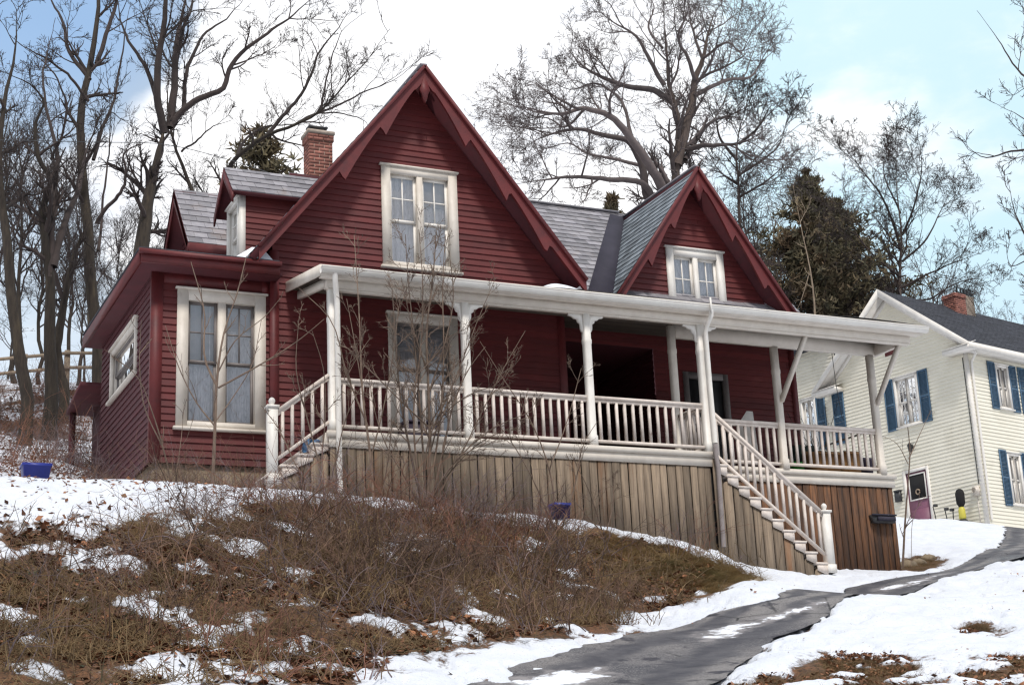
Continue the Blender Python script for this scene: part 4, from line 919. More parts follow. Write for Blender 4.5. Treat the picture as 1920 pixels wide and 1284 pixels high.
tree('bare_tree', 'wide leaning bare tree with long boughs reaching over the chimney', [
  ([(415,470),(425,360),(440,302),(470,275),(500,254),(556,231),(602,208),(640,165),(690,110),(735,50)], .17, .03, -2),
  ([(500,256),(530,215),(556,185),(582,134),(592,100),(630,50),(660,0)], .075, .02), ([(556,232),(600,212),(650,192),(696,166),(740,146),(775,120)], .05, .012, -1), ([(440,302),(455,270),(490,240),(540,232),(600,228)], .06, .015, 1),
  ([(602,208),(610,150),(625,100),(640,60),(690,20)], .04, .012, 1), ([(600,212),(650,215),(690,230),(700,250)], .03, .01, -1)], 38, 1.6, LV, ntrunk=1, dens=1.6)
tree('bare_tree', 'crooked bare tree of twisting stems near the left photo edge', [
  ([(95,730),(88,640),(85,484),(78,445),(72,396),(86,328),(66,300),(56,228),(68,195),(40,165),(0,148),(-40,130)], .24, .04),
  ([(93,520),(96,437),(98,360),(101,291),(94,252),(80,200),(75,140),(84,105),(95,40)], .10, .03, 1), ([(100,500),(128,400),(146,365),(158,330),(170,270),(200,220)], .13, .04, 2), ([(84,420),(60,385),(35,340),(5,310),(-30,300)], .05, .015, -1),
  ([(96,300),(120,240),(124,205),(112,160),(70,110),(30,80)], .05, .02, -1), ([(70,396),(40,430),(15,400)], .035, .012)], 31, 1.5, LV, ntrunk=1, dens=1.4, thick=.64)
tree('bare_tree', 'bare tree beside the leftmost edge with rough lower trunk', [([(48,745),(34,690),(22,600),(8,470),(-4,380),(-10,250),(10,120),(20,20)], .22, .08), ([(10,470),(30,440),(45,400),(50,330)], .04, .015), ([(-4,380),(-30,300),(-60,200)], .08, .03)], 30, 1.5, LV, ntrunk=1, dens=1.1, thick=.6)
tree('bare_tree', 'twin-stemmed bare tree rising beside the wing eave', [([(118,740),(105,650),(118,560),(130,498),(150,440),(172,400)], .19, .10), ([(118,560),(104,520),(96,470),(100,400),(112,340),(105,260)], .09, .03), ([(150,440),(175,470),(190,510)], .03, .012)], 32.5, 1.3, LV, ntrunk=1, dens=1.1, thick=.62)

tree('oak_tree', 'huge spreading bare oak rising behind the small gable', [
  ([(1258,480),(1262,400),(1265,310),(1268,250),(1262,205),(1246,160),(1242,90),(1236,20)], .42, .08),
  ([(1268,310),(1282,255),(1297,200),(1301,160),(1318,110),(1332,50),(1345,10)], .24, .05), ([(1252,380),(1240,345),(1222,308),(1186,262),(1150,222),(1100,202),(1045,212),(990,198),(945,190)], .22, .03, -4), ([(1245,400),(1216,372),(1204,312),(1172,258),(1130,250),(1080,240),(1020,256),(975,285)], .19, .03, -2),
  ([(1225,380),(1208,345),(1150,337),(1080,331),(1025,341),(985,346)], .14, .03, -5), ([(1260,190),(1225,170),(1190,166),(1140,150),(1095,125),(1060,85)], .15, .03, 2), ([(1290,280),(1320,272),(1360,270),(1405,262),(1440,240)], .12, .025, -2), ([(1300,180),(1340,160),(1365,150),(1400,150),(1430,115),(1450,95)], .10, .025, 2),
  ([(1303,150),(1290,110),(1270,70),(1285,20),(1290,-15)], .09, .025, -2), ([(1246,160),(1215,110),(1190,70),(1150,45),(1120,20)], .10, .025, -2), ([(1242,90),(1215,50),(1225,15),(1210,-15)], .06, .02, 2), ([(1318,110),(1360,80),(1390,95),(1420,60)], .06, .02, -3),
  ([(1186,262),(1160,190),(1110,160),(1070,170),(1020,150)], .08, .02, 3), ([(1100,202),(1060,240),(1020,225),(960,240)], .06, .015, 2), ([(1285,300),(1330,230),(1370,215),(1420,190)], .10, .02, 4), ([(1204,312),(1150,300),(1100,290),(1060,270),(1000,290)], .08, .02, 3)], 47, 2.7, LVO, bark='barkgrey', twig='twiggrey', rmin=.007, ntrunk=2, dens=1.8, thick=.82)
tree('bare_tree', 'slimmer bare tree between the oak and the pine', [([(1390,470),(1385,420),(1383,340),(1380,290),(1388,240),(1402,200),(1410,160)], .20, .05), ([(1383,345),(1355,330),(1335,338)], .08, .02), ([(1382,300),(1350,260),(1340,220),(1320,190)], .08, .02), ([(1385,270),(1420,240),(1440,200),(1455,180)], .08, .02), ([(1384,330),(1430,300),(1460,270),(1470,230)], .07, .02, 2), ([(1386,370),(1420,350),(1450,330),(1480,300)], .06, .02, -2)], 50, 2.3, LVO, bark='barkgrey', twig='twig', rmin=.009, dens=1.9)
tree('bare_tree', 'upright vase-shaped bare tree above the yellow house gable', [([(1690,610),(1690,520),(1692,430),(1685,360),(1684,300),(1690,240)], .28, .04), ([(1690,470),(1668,400),(1640,350),(1600,300),(1572,265)], .13, .025, 2), ([(1692,440),(1715,380),(1730,310),(1722,250)], .10, .025, -2), ([(1688,400),(1660,330),(1655,270)], .08, .02, 1), ([(1692,490),(1735,450),(1760,400),(1785,350)], .10, .02, 2), ([(1690,520),(1640,480),(1600,430),(1580,380)], .10, .02, -2), ([(1690,540),(1750,510),(1800,490),(1850,470)], .10, .02, -1), ([(1688,550),(1640,530),(1600,520)], .08, .02, 1), ([(1690,560),(1740,560),(1790,530),(1840,520),(1870,540)], .10, .02, 2)], 60, 2.6, LVO, bark='barkgrey', twig='twig', rmin=.008, dens=2.0, thick=.5)
tree('bare_tree', 'bare tree outside the right photo edge whose branches reach in', [([(2030,620),(2010,470),(2000,330),(1990,190),(1985,60),(1990,-60)], .22, .09), ([(1990,220),(1950,165),(1908,130),(1872,72),(1832,18)], .06, .012), ([(1998,300),(1950,286),(1900,288),(1845,300),(1795,264)], .06, .012), ([(2000,310),(1960,250),(1905,215),(1860,190)], .05, .01, 1), ([(2006,520),(1950,480),(1905,400),(1888,330)], .06, .012), ([(2006,500),(1960,440),(1935,480),(1900,500),(1880,430)], .04, .01, 1), ([(1990,150),(1950,60),(1920,10)], .05, .012), ([(2008,560),(1960,540),(1920,480)], .04, .01)], 40, 1.3, LV, bark='barkgrey', twig='twig', rmin=.008, dens=.8)
tree('dead_snag', 'pale leafless snag standing before the dark pine', [([(1530,620),(1527,560),(1518,500),(1500,420),(1484,350)], .11, .03), ([(1518,510),(1505,560),(1495,590)], .03, .012), ([(1500,420),(1515,390),(1525,370)], .02, .008)], 57, .7, [(3, (30, 60), .5, .6, 4, .2, 0, 3)], bark='paletan', twig='paletan', dens=.5)

# generic background trees: a few grown once, then copied with their parts
def wild_tree(name, label, x, y, h, r, group, spread=.24, n1=16, lean=0, rmin=.012, twig='twig', bark='barkdark', lv=LV):
    z = ground_z(x, y)-.15; tk = MB(); cr = MB(); n = 14; P = A([[x+lean*h*(i/n)**1.5, y, z+h*i/n] for i in range(n+1)]); P[1:, :2] += np.cumsum(rng.normal(0, h*.008, (n, 2)), 0)
    rr = r*(1-.85*np.linspace(0, 1, n+1)); rr[0] *= 1.3; tk.tube(P, rr, 8)
    s, d, L, rc = spawn(P[None], rr[None], A([h*spread*1.5]), n1, (25, 55), 1., .30, rmin, tmin=.22, ups=.2); Q, Rq = grow(s, d, L, rc, 8, .13, .09); cr.tubeset(Q, np.maximum(Rq, rmin), 5, rng.random(len(Q))); ramify(cr, Q, Rq, L, lv, rmin)
    root = empty(name, (x, y, z)); tag(root, label, 'tree', group); build('trunk', tk, M[bark], root, smooth=True); build('crown', cr, M[twig], root, smooth=True); return root
def copy_tree(src, x, y, rz, sc):
    c = src.copy(); COL.objects.link(c); c.location = (x, y, ground_z(x, y)-.15); c.rotation_euler = (0, 0, rz); c.scale = (sc,)*3
    for ch in list(src.children): k = ch.copy(); COL.objects.link(k); k.parent = c
    return c
G1 = 'thin bare trees of the woods at far left'; L1 = 'thin bare tree in the tangled woods beyond the big trunks left of the red house'
src = []
spots = [(px, d_) for px, d_ in ((-20,44),(30,52),(75,46),(120,56),(145,50),(220,52),(250,44),(330,52),(375,48),(420,56),(-60,52),(15,64),(160,66),(300,62),(470,60))]
for i, (px, d_) in enumerate(spots):
    p = at_d(px, 700, d_); h = random.uniform(9, 13)
    if i < 4: src.append(wild_tree('bare_tree', L1, p[0], p[1], (8.5,9.5,7.5,9)[i], (.075,.09,.065,.08)[i], G1, n1=24, rmin=.0055, lv=LVF, twig='twig', lean=random.uniform(-.06,.06)))
    else: copy_tree(src[i % 4], p[0], p[1], random.uniform(0, 6.28), random.uniform(.55, .98))
G2 = 'bare trees of the woods beyond the oak and the yellow house'; L2 = 'grey bare tree in the far woods between the oak and the right edge'
src = []
spots = [(px, d_, h) for px, d_, h in ((1345,66,10),(1430,62,11),(1470,70,12),(1590,70,10.5),(1620,64,8.5),(1650,74,9),(1735,72,9.5),(1770,66,7),(1810,76,8),(1860,70,7),(1900,74,7.5),(1950,68,8),(1560,62,9),(1400,72,12),(1120,64,6),(1170,68,6.5),(1205,62,6),(1880,62,5.5),(1700,66,8),(1540,74,12))]
for i, (px, d_, h) in enumerate(spots):
    p = at_d(px, 560, d_)
    if i < 4: src.append(wild_tree('bare_tree', L2, p[0], p[1], 11, (.13,.10,.15,.12)[i], G2, n1=24, spread=.27, rmin=.009, lv=LVF, twig='twig' if i % 2 else 'twiggrey', bark='barkgrey'))
    else: copy_tree(src[i % 4], p[0], p[1], random.uniform(0, 6.28), h/11)

# conifers
def conifer(name, label, px, py_top, d_, h, rad, m='needles', seed=1, nb=150, per=46, low=.10, rounded=False):
    rg = np.random.default_rng(seed); p = at_d(px, py_top, d_); x, y, zt = p; z0 = zt-h
    root = empty(name, (x, y, z0)); tag(root, label, 'tree')
    tk = MB(); tk.tube([(x,y,z0),(x+.05,y,z0+h*.5),(x,y,zt)], A([.24,.14,.02]), 8); br = MB(); nd = MB()
    hh = rg.uniform(low, .995, nb); hh = np.clip(np.round(hh*26)/26+rg.normal(0, .006, nb), low, .995); az_ = rg.uniform(0, 2*math.pi, nb)
    lump = vnoise(az_*1.1+seed*7, hh*5.5, seed)*.85+.45             # some boughs reach out, others leave gaps
    Lb = rad*np.minimum(1.0, (1-hh)*2.0+.05)*rg.uniform(.5, 1.15, nb)*lump*(1-.35*np.exp(-((hh-low)/.12)**2))
    if rounded: Lb = rad*np.sqrt(np.clip(1-(2*hh-1)**2, .02, 1))*rg.uniform(.4, 1.2, nb)*lump
    s = np.c_[np.full(nb, x), np.full(nb, y), z0+hh*h]; dr = np.c_[np.cos(az_), np.sin(az_), rg.uniform(-.12, .30, nb)]
    P, Rr = grow(s, dr, Lb, np.full(nb, .035), 7, .10, .05); br.tubeset(P, Rr, 4, rg.random(nb))
    T = rg.uniform(.12, 1.06, (nb, per))**.8; xx = np.minimum(T*6, 5.999); i = xx.astype(int); f = (xx-i)[..., None]; a = np.arange(nb)[:, None]
    c = P[a, i]*(1-f)+P[a, i+1]*f; c = c+rg.normal(0, 1, c.shape)*A([.24,.24,.07])*np.minimum(1, Lb[:, None, None]*.5+.15)
    c = c.reshape(-1, 3); n = len(c); k3 = 3
    for _ in range(k3):
        ax = rg.normal(0, 1, (n, 3))+A([0,0,.5]); ax /= np.linalg.norm(ax, axis=1, keepdims=True); sd = rg.normal(0, 1, (n, 3)); sd -= (sd*ax).sum(1, keepdims=True)*ax; sd /= np.linalg.norm(sd, axis=1, keepdims=True)
        l = rg.uniform(.14, .30, (n, 1)); w_ = rg.uniform(.02, .05, (n, 1)); nd.quads(np.stack([c-sd*w_, c+sd*w_, c+ax*l+sd*w_*.4, c+ax*l-sd*w_*.4], 1), np.repeat(rg.random(nb), per)*.6+rg.random(n)*.4)
    build('trunk', tk, M['barkdark'], root, smooth=True); build('boughs', br, M['twig'], root, smooth=True); build('needles', nd, M[m], root); return root
conifer('pine_tree', 'dense brownish green pine behind the right end of the house', 1508, 322, 62, 14, 4.7, seed=3, nb=260, per=46)
conifer('pine_tree', 'shorter dark pine tucked behind the larger pine', 1568, 380, 65, 13, 4.3, seed=4, nb=190, per=42)
conifer('pine_tree', 'rounded twiggy evergreen behind the dormer roof', 490, 250, 44, 7, 1.5, seed=5, nb=120, per=16, rounded=True)
conifer('pine_tree', 'little dark conifer tip showing above the slate ridge', 1146, 374, 46, 5, 1.3, seed=6, nb=80, per=22)

# overhead wire
wp = [at_d(-60, 262, 27), at_d(60, 264, 29), at_d(180, 267, 31), at_d(300, 270, 33), at_d(430, 300, 36), at_d(520, 330, 40)]
b = MB(); b.tube(smooth_line(wp, 24), .008, 5); tag(build('overhead_wire', b, M['darkgrey'], None, loc=tuple(wp[0]), smooth=True), 'thin dark overhead wire crossing the left trunks towards the roof', 'wire')
# rail fence along the top of the far-left slope
fp = [at_d(px, 700, 36.5) for px in (-120, -40, 45, 125, 205, 290)]
fr = empty('rail_fence', tuple(fp[2][:2])+(ground_z(*fp[2][:2]),)); tag(fr, 'weathered rail fence crossing the snowy slope among the left trunks', 'fence')
tops = []
for p in fp:
    g_ = ground_z(p[0], p[1]); b = MB(); b.box(p[0]-.06, p[0]+.06, p[1]-.06, p[1]+.06, g_-.3, g_+.88); build('post', b, M['paletan'], fr); tops.append(A([p[0], p[1], g_]))
for h_ in (.45, .8):
    for p, q in zip(tops, tops[1:]): b = MB(); b.bar(p+Z_*h_-Y_*.08, q+Z_*h_-Y_*.08, .04, .07); build('rail', b, M['paletan'], fr)
# ================================================================== brush on the bank
def clump(rg, n, h, spread, kids, r=.0045):
    mb = MB(); s = np.c_[rg.normal(0, spread*.3, (n, 2)), np.zeros(n)]; d = np.c_[rg.normal(0, .55, (n, 2)), np.full(n, 1.)]
    L = h*rg.uniform(.5, 1.2, n); P, Rr = grow(s, d, L, np.full(n, r), 7, .16, -.045, .6); mb.tubeset(P, Rr, 3, rg.random(n))
    if kids:
        q = spawn(P, Rr, L, kids, (25, 70), .45, .7, .0022, tmin=.3); Q, Rq = grow(*q, 4, .2, -.03, .5); mb.tubeset(Q, Rq, 3, rg.random(len(Q)))
    V, T, Qd = mb.arrays(); return V, T, Qd
class Merge(MB):
    def __init__(s): s.V = []; s.T = []; s.Q = []; s.n = 0; s.f = []
    def put(s, c, x, y, z, rz, sc, tint, tilt=(0, 0)):
        V, T, Q = c; ca, sa = math.cos(rz)*sc, math.sin(rz)*sc
        W = np.c_[V[:, 0]*ca-V[:, 1]*sa+x+V[:, 2]*tilt[0], V[:, 0]*sa+V[:, 1]*ca+y+V[:, 2]*tilt[1], V[:, 2]*sc+z]
        s.V.append(W); s.T.append(np.clip(T*.5+tint*.5, 0, 1)); s.Q.append(Q+s.n); s.n += len(V)
    def arrays(s): return np.concatenate(s.V), np.concatenate(s.T), np.concatenate(s.Q)
rg = np.random.default_rng(12)
tall = [clump(rg, 7, 1.0, .6, 7, .0055) for _ in range(6)]; low = [clump(rg, 11, .50, .7, 4, .0055) for _ in range(6)]; mat_ = [clump(rg, 14, .26, .8, 2, .005) for _ in range(5)]; arch = [clump(rg, 5, 1.7, .5, 9, .0085) for _ in range(5)]
blade = []
for _ in range(5):
    mb = MB(); n = 60; s = np.c_[rg.normal(0, .16, (n, 2)), np.zeros(n)]; d = np.c_[rg.normal(0, .8, (n, 2)), np.full(n, .8)]; P, Rr = grow(s, d, rg.uniform(.12, .34, n), np.full(n, .0035), 4, .2, -.22, .7); mb.tubeset(P, Rr, 3, rg.random(n)); blade.append(mb.arrays())
bx = A([p[0] for p in BANK]); by = A([p[1] for p in BANK])
def scatter(n, poly, keep=None, s=0):
    P = A([p[:2] for p in poly]); r = np.random.default_rng(s); lo, hi = P.min(0), P.max(0); X = r.uniform(lo, hi, (n, 2)); k = in_poly(X[:, 0], X[:, 1], poly)
    if keep is not None: k &= keep(X[:, 0], X[:, 1], r)
    X = X[k]; return X, surf(X[:, 0], X[:, 1])[0]
def dense(x, y, r):                                   # thicker towards the middle of the bank, thinner at far left
    return r.random(len(x)) < np.clip((fbm(x*.8, y*.8, 41)-.30)*3.2, .08, 1)*np.clip((x-1.2)/3.0, .5, 1)
hue = [Merge() for _ in range(3)]
def putb(c, x, y, z, sc, sink=.02):
    n_ = float(fbm(A([x*.55+9]), A([y*.55]), 91)[0])+random.uniform(-.16, .16); k = 0 if n_ < .50 else (1 if n_ < .64 else 2)
    hue[k].put(c, x, y, z-sink, random.uniform(0, 6.28), sc, random.random(), (random.uniform(-.25,.25), random.uniform(-.25,.25)))
bare = lambda x, y: np.clip((.56-surf(x, y)[1])*3.5, .03, 1)
X, Zs = scatter(1500, BANK, lambda x, y, r: r.random(len(x)) < bare(x, y)*np.clip((x-1.)/4., .3, 1), 5)
for (x, y), z in zip(X, Zs):
    dm = float(dist_poly(A([x]), A([y]), MOSS)[0]); q = random.random()
    if dm > -.25 and q < .97: continue
    q = random.random()
    if q < .13: putb(random.choice(tall), x, y, z, random.uniform(.45, .95))
    elif q < .30: putb(random.choice(arch), x, y, z, random.uniform(.5, .85))
    elif q < .60: putb(random.choice(low), x, y, z, random.uniform(.6, 1.3))
    else: putb(random.choice(mat_), x, y, z, random.uniform(.8, 1.6))
STRIP = gp([(330,955),(520,945),(640,945),(880,972),(1060,992),(1100,1000),(1060,1015),(880,1000),(640,985),(330,990)])
X, Zs = scatter(300, STRIP, None, 6)
for (x, y), z in zip(X, Zs): putb(random.choice(low+tall), x, y, z, random.uniform(.5, .9))
WALL = [tuple(at_y(q, 900, 22.1)[:2]) for q in (150, 300, 510)]+[tuple(at_y(q, 905, 20.8)[:2]) for q in (510, 300, 150)]
X, Zs = scatter(60, WALL, None, 7)
for (x, y), z in zip(X, Zs): putb(random.choice(low+tall), x, y, z, random.uniform(.4, .8))
HB = [tuple(at_d(q, 800, 25.5)[:2]) for q in (-40, 250)]+[tuple(at_d(q, 800, 36)[:2]) for q in (250, -40)]
X, Zs = scatter(300, HB, None, 8)
for (x, y), z in zip(X, Zs): putb(random.choice(low+mat_+tall), x, y, z, random.uniform(.6, 1.2))
for k, (mm, lb) in enumerate((('brush', 'tangled brown brush stems over the bank'), ('brushgrey', 'grey mauve brush stems over the bank'), ('brushred', 'rusty reddish brush stems over the bank'))): tag(build('brush', hue[k], M[mm]), lb, None, None, 'stuff')
gm = Merge()
X, Zs = scatter(2900, BANK, lambda x, y, r: r.random(len(x)) < bare(x, y)**1.5, 9)
for (x, y), z in zip(X, Zs):
  if float(dist_poly(A([x]), A([y]), MOSS)[0]) < -.1 or random.random() < .12: gm.put(random.choice(mat_+blade), x, y, z-.015, random.uniform(0, 6.28), random.uniform(.6, 1.3), random.random())
X, Zs = scatter(2400, MOSS, lambda x, y, r: surf(x, y)[1] < .5, 10)
mg = Merge()
for (x, y), z in zip(X, Zs): mg.put(random.choice(blade), x, y, z-.02, random.uniform(0, 6.28), random.uniform(.16, .40), random.random(), (random.uniform(-.3,1.4), random.uniform(-1.4,.1)))
tag(build('flattened_grass', mg, M['mossgrass']), 'flattened olive tan grass on the slope below the stairs', None, None, 'stuff')
for q in LAWN_BARE+[UNDER]:
    X, Zs = scatter(1500, q, lambda x, y, r: surf(x, y)[1] < .42, 11)
    for (x, y), z in zip(X, Zs): gm.put(random.choice(blade), x, y, z-.02, random.uniform(0, 6.28), random.uniform(.18, .34), random.random())
tag(build('dead_grass', gm, M['grassdead']), 'matted dead grass and creeping stems', None, None, 'stuff')
lm = MB()
def leaves(poly, n, s, size=(.018, .045), keep=None):
    X, Zs = scatter(n, poly, keep, s); k = len(X); r = np.random.default_rng(s+1)
    if not k: return
    c = np.c_[X, Zs+r.uniform(0, .03, k)]; a = r.uniform(0, 6.28, k); U = np.c_[np.cos(a), np.sin(a), r.normal(0, .4, k)]; V = np.c_[-np.sin(a), np.cos(a), r.normal(0, .5, k)]; l = r.uniform(*size, (k, 1)); w_ = l*r.uniform(.4, .8, (k, 1))
    lm.quads(np.stack([c-U*l, c+V*w_, c+U*l, c-V*w_], 1), r.random(k))
leaves(BANK, 92000, 13, (.02, .055), keep=lambda x, y, r: r.random(len(x)) < np.clip((fbm(x*1.1, y*1.1, 61)-.36)*4, .05, 1)*np.clip(bare(x, y)+.12, 0, 1))
for i, q in enumerate(LAWN_BARE): leaves(q, 2600, 14+i, (.012, .03), keep=lambda x, y, r: surf(x, y)[1] < .62)
SB_ = gp([(700,1280),(900,1235),(1150,1190),(1420,1110),(1700,1078),(1760,1070),(1460,1115),(1160,1200),(860,1284)])
leaves(SB_, 900, 20, (.012, .03)); leaves(gp([(1340,1284),(1920,1284),(1920,1060),(1640,1140)]), 1500, 21, (.008, .022), keep=lambda x, y, r: fbm(x*1.2, y*1.2, 71) > .55)
leaves(DRV, 420, 24, (.012, .03)); leaves(TERR, 2500, 22); leaves(HB, 5000, 23)
tag(build('leaf_litter', lm, M['leaf']), 'fallen brown leaves scattered on bank and snow', None, None, 'stuff')

lm = MB()
leaves(BANK, 30000, 33, (.015, .038), keep=lambda x, y, r: (fbm(x*.9+4, y*1.3, 65) > .52) & (r.random(len(x)) < bare(x, y)))
leaves(MOSS, 2500, 34, (.012, .03), keep=lambda x, y, r: fbm(x*1.2+4, y*1.6, 66) > .5)
tag(build('creeper', lm, M['creeper']), 'low olive green creeper in patches on the bank', None, None, 'stuff')
# ---- shrubs one can tell apart
def shrub(name, label, stems, Yp, levels, rmin=.0048, dens=3.0, lens=.55, m='sapling', cat='shrub'):
    mb = MB(); b = at_y(*stems[0][0][0], Yp); b[2] = ground_z(b[0], b[1])-.05
    root = None; lines = []
    for px, r0, r1, *rest in stems:
        off = rest[0] if rest else 0; n = len(px); P = A([at_y(x, y, Yp+off*i/max(1, n-1)) for i, (x, y) in enumerate(px)])
        if px[0][1] > 880: P[0][2] = ground_z(P[0][0], P[0][1])-.05
        P = smooth_line(P, max(9, 3*n)); rr = r0+(r1-r0)*np.linspace(0, 1, len(P)); mb.tube(P, rr, 6, random.random()); lines.append((P, rr))
    for P, rr in lines:
        LL = np.linalg.norm(np.diff(P, axis=0), axis=1).sum(); k = max(3, int(LL*dens)); s, d, Lc, rc = spawn(P[None], rr[None], A([lens]), k, (25, 60), 1., .6, rmin, tmin=.22, ups=.25)
        Q, Rq = grow(s, d, Lc, rc, 6, .13, .05); mb.tubeset(Q, np.maximum(Rq, rmin*.7), 4, rng.random(len(Q))); ramify(mb, Q, Rq, Lc, levels, rmin*.75)
    o = build(name, mb, M[m], None, loc=tuple(b), smooth=True); tag(o, label, cat); return o
SV = [(5, (20, 55), .55, .7, 5, .16, .03, 3), (3, (20, 55), .55, .7, 4, .16, .02, 3)]
shrub('bare_shrub', 'tallest many-stemmed bare shrub in front of the porch window', [
  ([(800,975),(806,850),(803,720),(800,620),(812,520),(818,430)], .028, .006), ([(795,975),(772,860),(750,740),(742,640),(735,540)], .02, .006, -.3), ([(803,960),(830,850),(850,760),(880,690),(910,650)], .018, .005, -.5), ([(800,960),(790,800),(778,650),(765,520),(760,440)], .018, .005, .2),
  ([(806,850),(830,780),(880,740),(940,720)], .012, .004, -.6), ([(803,740),(835,640),(850,560),(842,470)], .015, .005), ([(802,700),(770,600),(752,520)], .012, .004), ([(800,965),(840,890),(900,830),(960,800)], .012, .004, -.7), ([(803,800),(760,760),(700,700),(660,660)], .012, .004, -.4),
  ([(798,970),(812,880),(826,780),(832,660),(830,540),(835,440)], .016, .005, .1), ([(796,970),(782,880),(776,760),(790,640),(792,520),(785,430)], .016, .005, -.2), ([(790,970),(762,900),(722,830),(700,760),(690,690)], .012, .004, -.3), ([(804,965),(850,880),(905,770),(950,680),(985,620)], .013, .004, -.5), ([(800,970),(828,900),(868,850),(930,800),(1000,770)], .012, .004, -.8), ([(797,960),(800,840),(850,720),(900,590),(930,520)], .013, .004, -.3)], 20.25, SV, dens=4.6, lens=.66)
shrub('bare_shrub', 'slim upright bare shrub just right of the white corner downspout', [([(702,965),(695,860),(680,740),(674,600),(664,440)], .02, .005), ([(695,860),(720,760),(740,640),(750,560)], .012, .004), ([(690,800),(650,700),(620,600),(560,540)], .014, .004, -.4), ([(684,760),(668,660),(650,560)], .01, .004), ([(712,960),(728,860),(735,780)], .012, .004)], 20.3, SV, dens=3.0)
shrub('bare_sapling', 'forked bare sapling in front of the wing window', [
  ([(398,945),(403,802),(406,723),(422,616),(444,552),(462,480)], .028, .006), ([(406,723),(386,680),(383,584),(358,491)], .018, .005), ([(409,727),(480,688),(565,634),(608,598)], .016, .004, -.3), ([(404,800),(372,760),(340,700),(310,610)], .012, .004), ([(408,700),(440,640),(500,590),(525,560)], .012, .004), ([(404,790),(440,740),(470,690),(490,600)], .010, .004)], 20.8, [(3, (20, 50), .5, .7, 4, .12, .03, 3)], dens=2.0, lens=.5, cat='sapling')
shrub('bare_sapling', 'thin leaning sapling against the wing side wall', [([(325,905),(306,840),(286,774),(254,702),(215,670)], .014, .004), ([(306,840),(270,760),(262,690),(265,600)], .010, .003), ([(325,900),(340,820),(345,760)], .008, .003)], 21.3, [(3, (20, 50), .5, .7, 4, .12, .03, 3)], dens=1.8, lens=.5, cat='sapling')
shrub('bare_shrub', 'arching bare shrub before the porch railing below the second bay', [([(1040,985),(1000,900),(960,830),(930,790)], .014, .004, -.3), ([(1045,985),(1030,880),(990,780),(950,720),(900,640)], .014, .004), ([(1050,985),(1080,900),(1095,830),(1120,790)], .013, .004), ([(1030,880),(1060,800),(1090,690)], .010, .004)], 20.2, SV, dens=2.4)
shrub('bare_shrub', 'bare shrub with wiry stems beside the left steps', [([(610,965),(600,880),(575,780),(556,700),(560,600)], .014, .004), ([(612,965),(630,860),(650,780),(690,700)], .012, .004), ([(605,960),(560,880),(520,800),(490,760)], .012, .004), ([(600,880),(610,780),(606,690),(585,620)], .010, .004)], 20.4, SV, dens=2.4)
shrub('bare_shrub', 'low reddish shrub with dried leaves against the board skirting', [([(1130,990),(1115,950),(1100,910),(1080,870)], .012, .004), ([(1135,990),(1150,940),(1150,890)], .010, .004), ([(1130,990),(1095,960),(1070,930)], .010, .004)], 20.6, SV, dens=5, lens=.4)
shrub('bare_sapling', 'slender reddish sapling in snow before the plum door', [([(1692,1070),(1697,980),(1703,900),(1706,840),(1702,800)], .022, .008), ([(1704,860),(1722,820),(1745,770)], .010, .003), ([(1703,870),(1680,830),(1650,815)], .008, .003), ([(1697,980),(1720,950),(1735,930)], .006, .003)], 22.6, [(2, (20, 50), .5, .7, 4, .12, .03, 3)], dens=1.2, lens=.35, cat='sapling')
# ================================================================== loose things
def thing(name, mb, m, label, cat, loc, **k): o = build(name, mb, M[m], None, loc=loc, **k); return tag(o, label, cat)
def crumple(mb, x0, x1, y0, y1, z0, z1, n=9, amp=.05, seed=0, taper=.85):
    rg_ = np.random.default_rng(seed); vs = []; rows = 7
    for i in range(rows+1):
        t = i/rows; k = taper+(1-taper)*math.sin(math.pi*min(1, t+.1)); 
        for j in range(n*4):
            a = 2*math.pi*j/(n*4); c, s = math.cos(a), math.sin(a); q = (abs(c)**4+abs(s)**4)**-.25
            vs.append(((x0+x1)/2+(x1-x0)/2*c*q*k+rg_.normal(0, amp*.35), (y0+y1)/2+(y1-y0)/2*s*q*k+rg_.normal(0, amp*.35), z0+(z1-z0)*t+rg_.normal(0, amp*.3)))
    m_ = n*4; mb.add(vs, [(i*m_+j, i*m_+(j+1) % m_, (i+1)*m_+(j+1) % m_, (i+1)*m_+j) for i in range(rows) for j in range(m_)]+[tuple(range(rows*m_, rows*m_+m_))])
# blue tub on the terrace, far left
p = at_d(66, 905, 21.2); z = ground_z(p[0], p[1]); b = MB(); p[2] = max(z, p[2]-.03)
def tub(b, c, w, d_, h, sp=.82):
    r = lambda k, zz: [(c[0]+sx*w/2*k, c[1]+sy*d_/2*k, c[2]+zz) for sx, sy in ((-1,-1),(1,-1),(1,1),(-1,1))]
    V = r(sp, 0)+r(1, h)+r(1.06, h)+r(1.06, h-.035)+r(.94, h)+r(sp*.94, .02)
    q = lambda a, c_: [(a+i, a+(i+1) % 4, c_+(i+1) % 4, c_+i) for i in range(4)]
    b.add(V, [(3,2,1,0)]+q(0,4)+q(4,8)+q(8,12)+q(4,16)+q(16,20)+[(20,21,22,23)])
tub(b, p, .36, .30, .27); thing('plastic_tub', b, 'blue', 'blue plastic tub on the snowy terrace at far left', 'tub', tuple(p))
# blue crumpled bag by the skirting
p = at_y(1050, 970, 20.15); z = ground_z(p[0], p[1]); b = MB(); tub(b, (p[0], p[1], p[2]-.02), .26, .23, .22, .84); thing('plastic_bucket', b, 'blue', 'small blue bucket lying in brush against the board skirting', 'bucket', (p[0], p[1], p[2]))
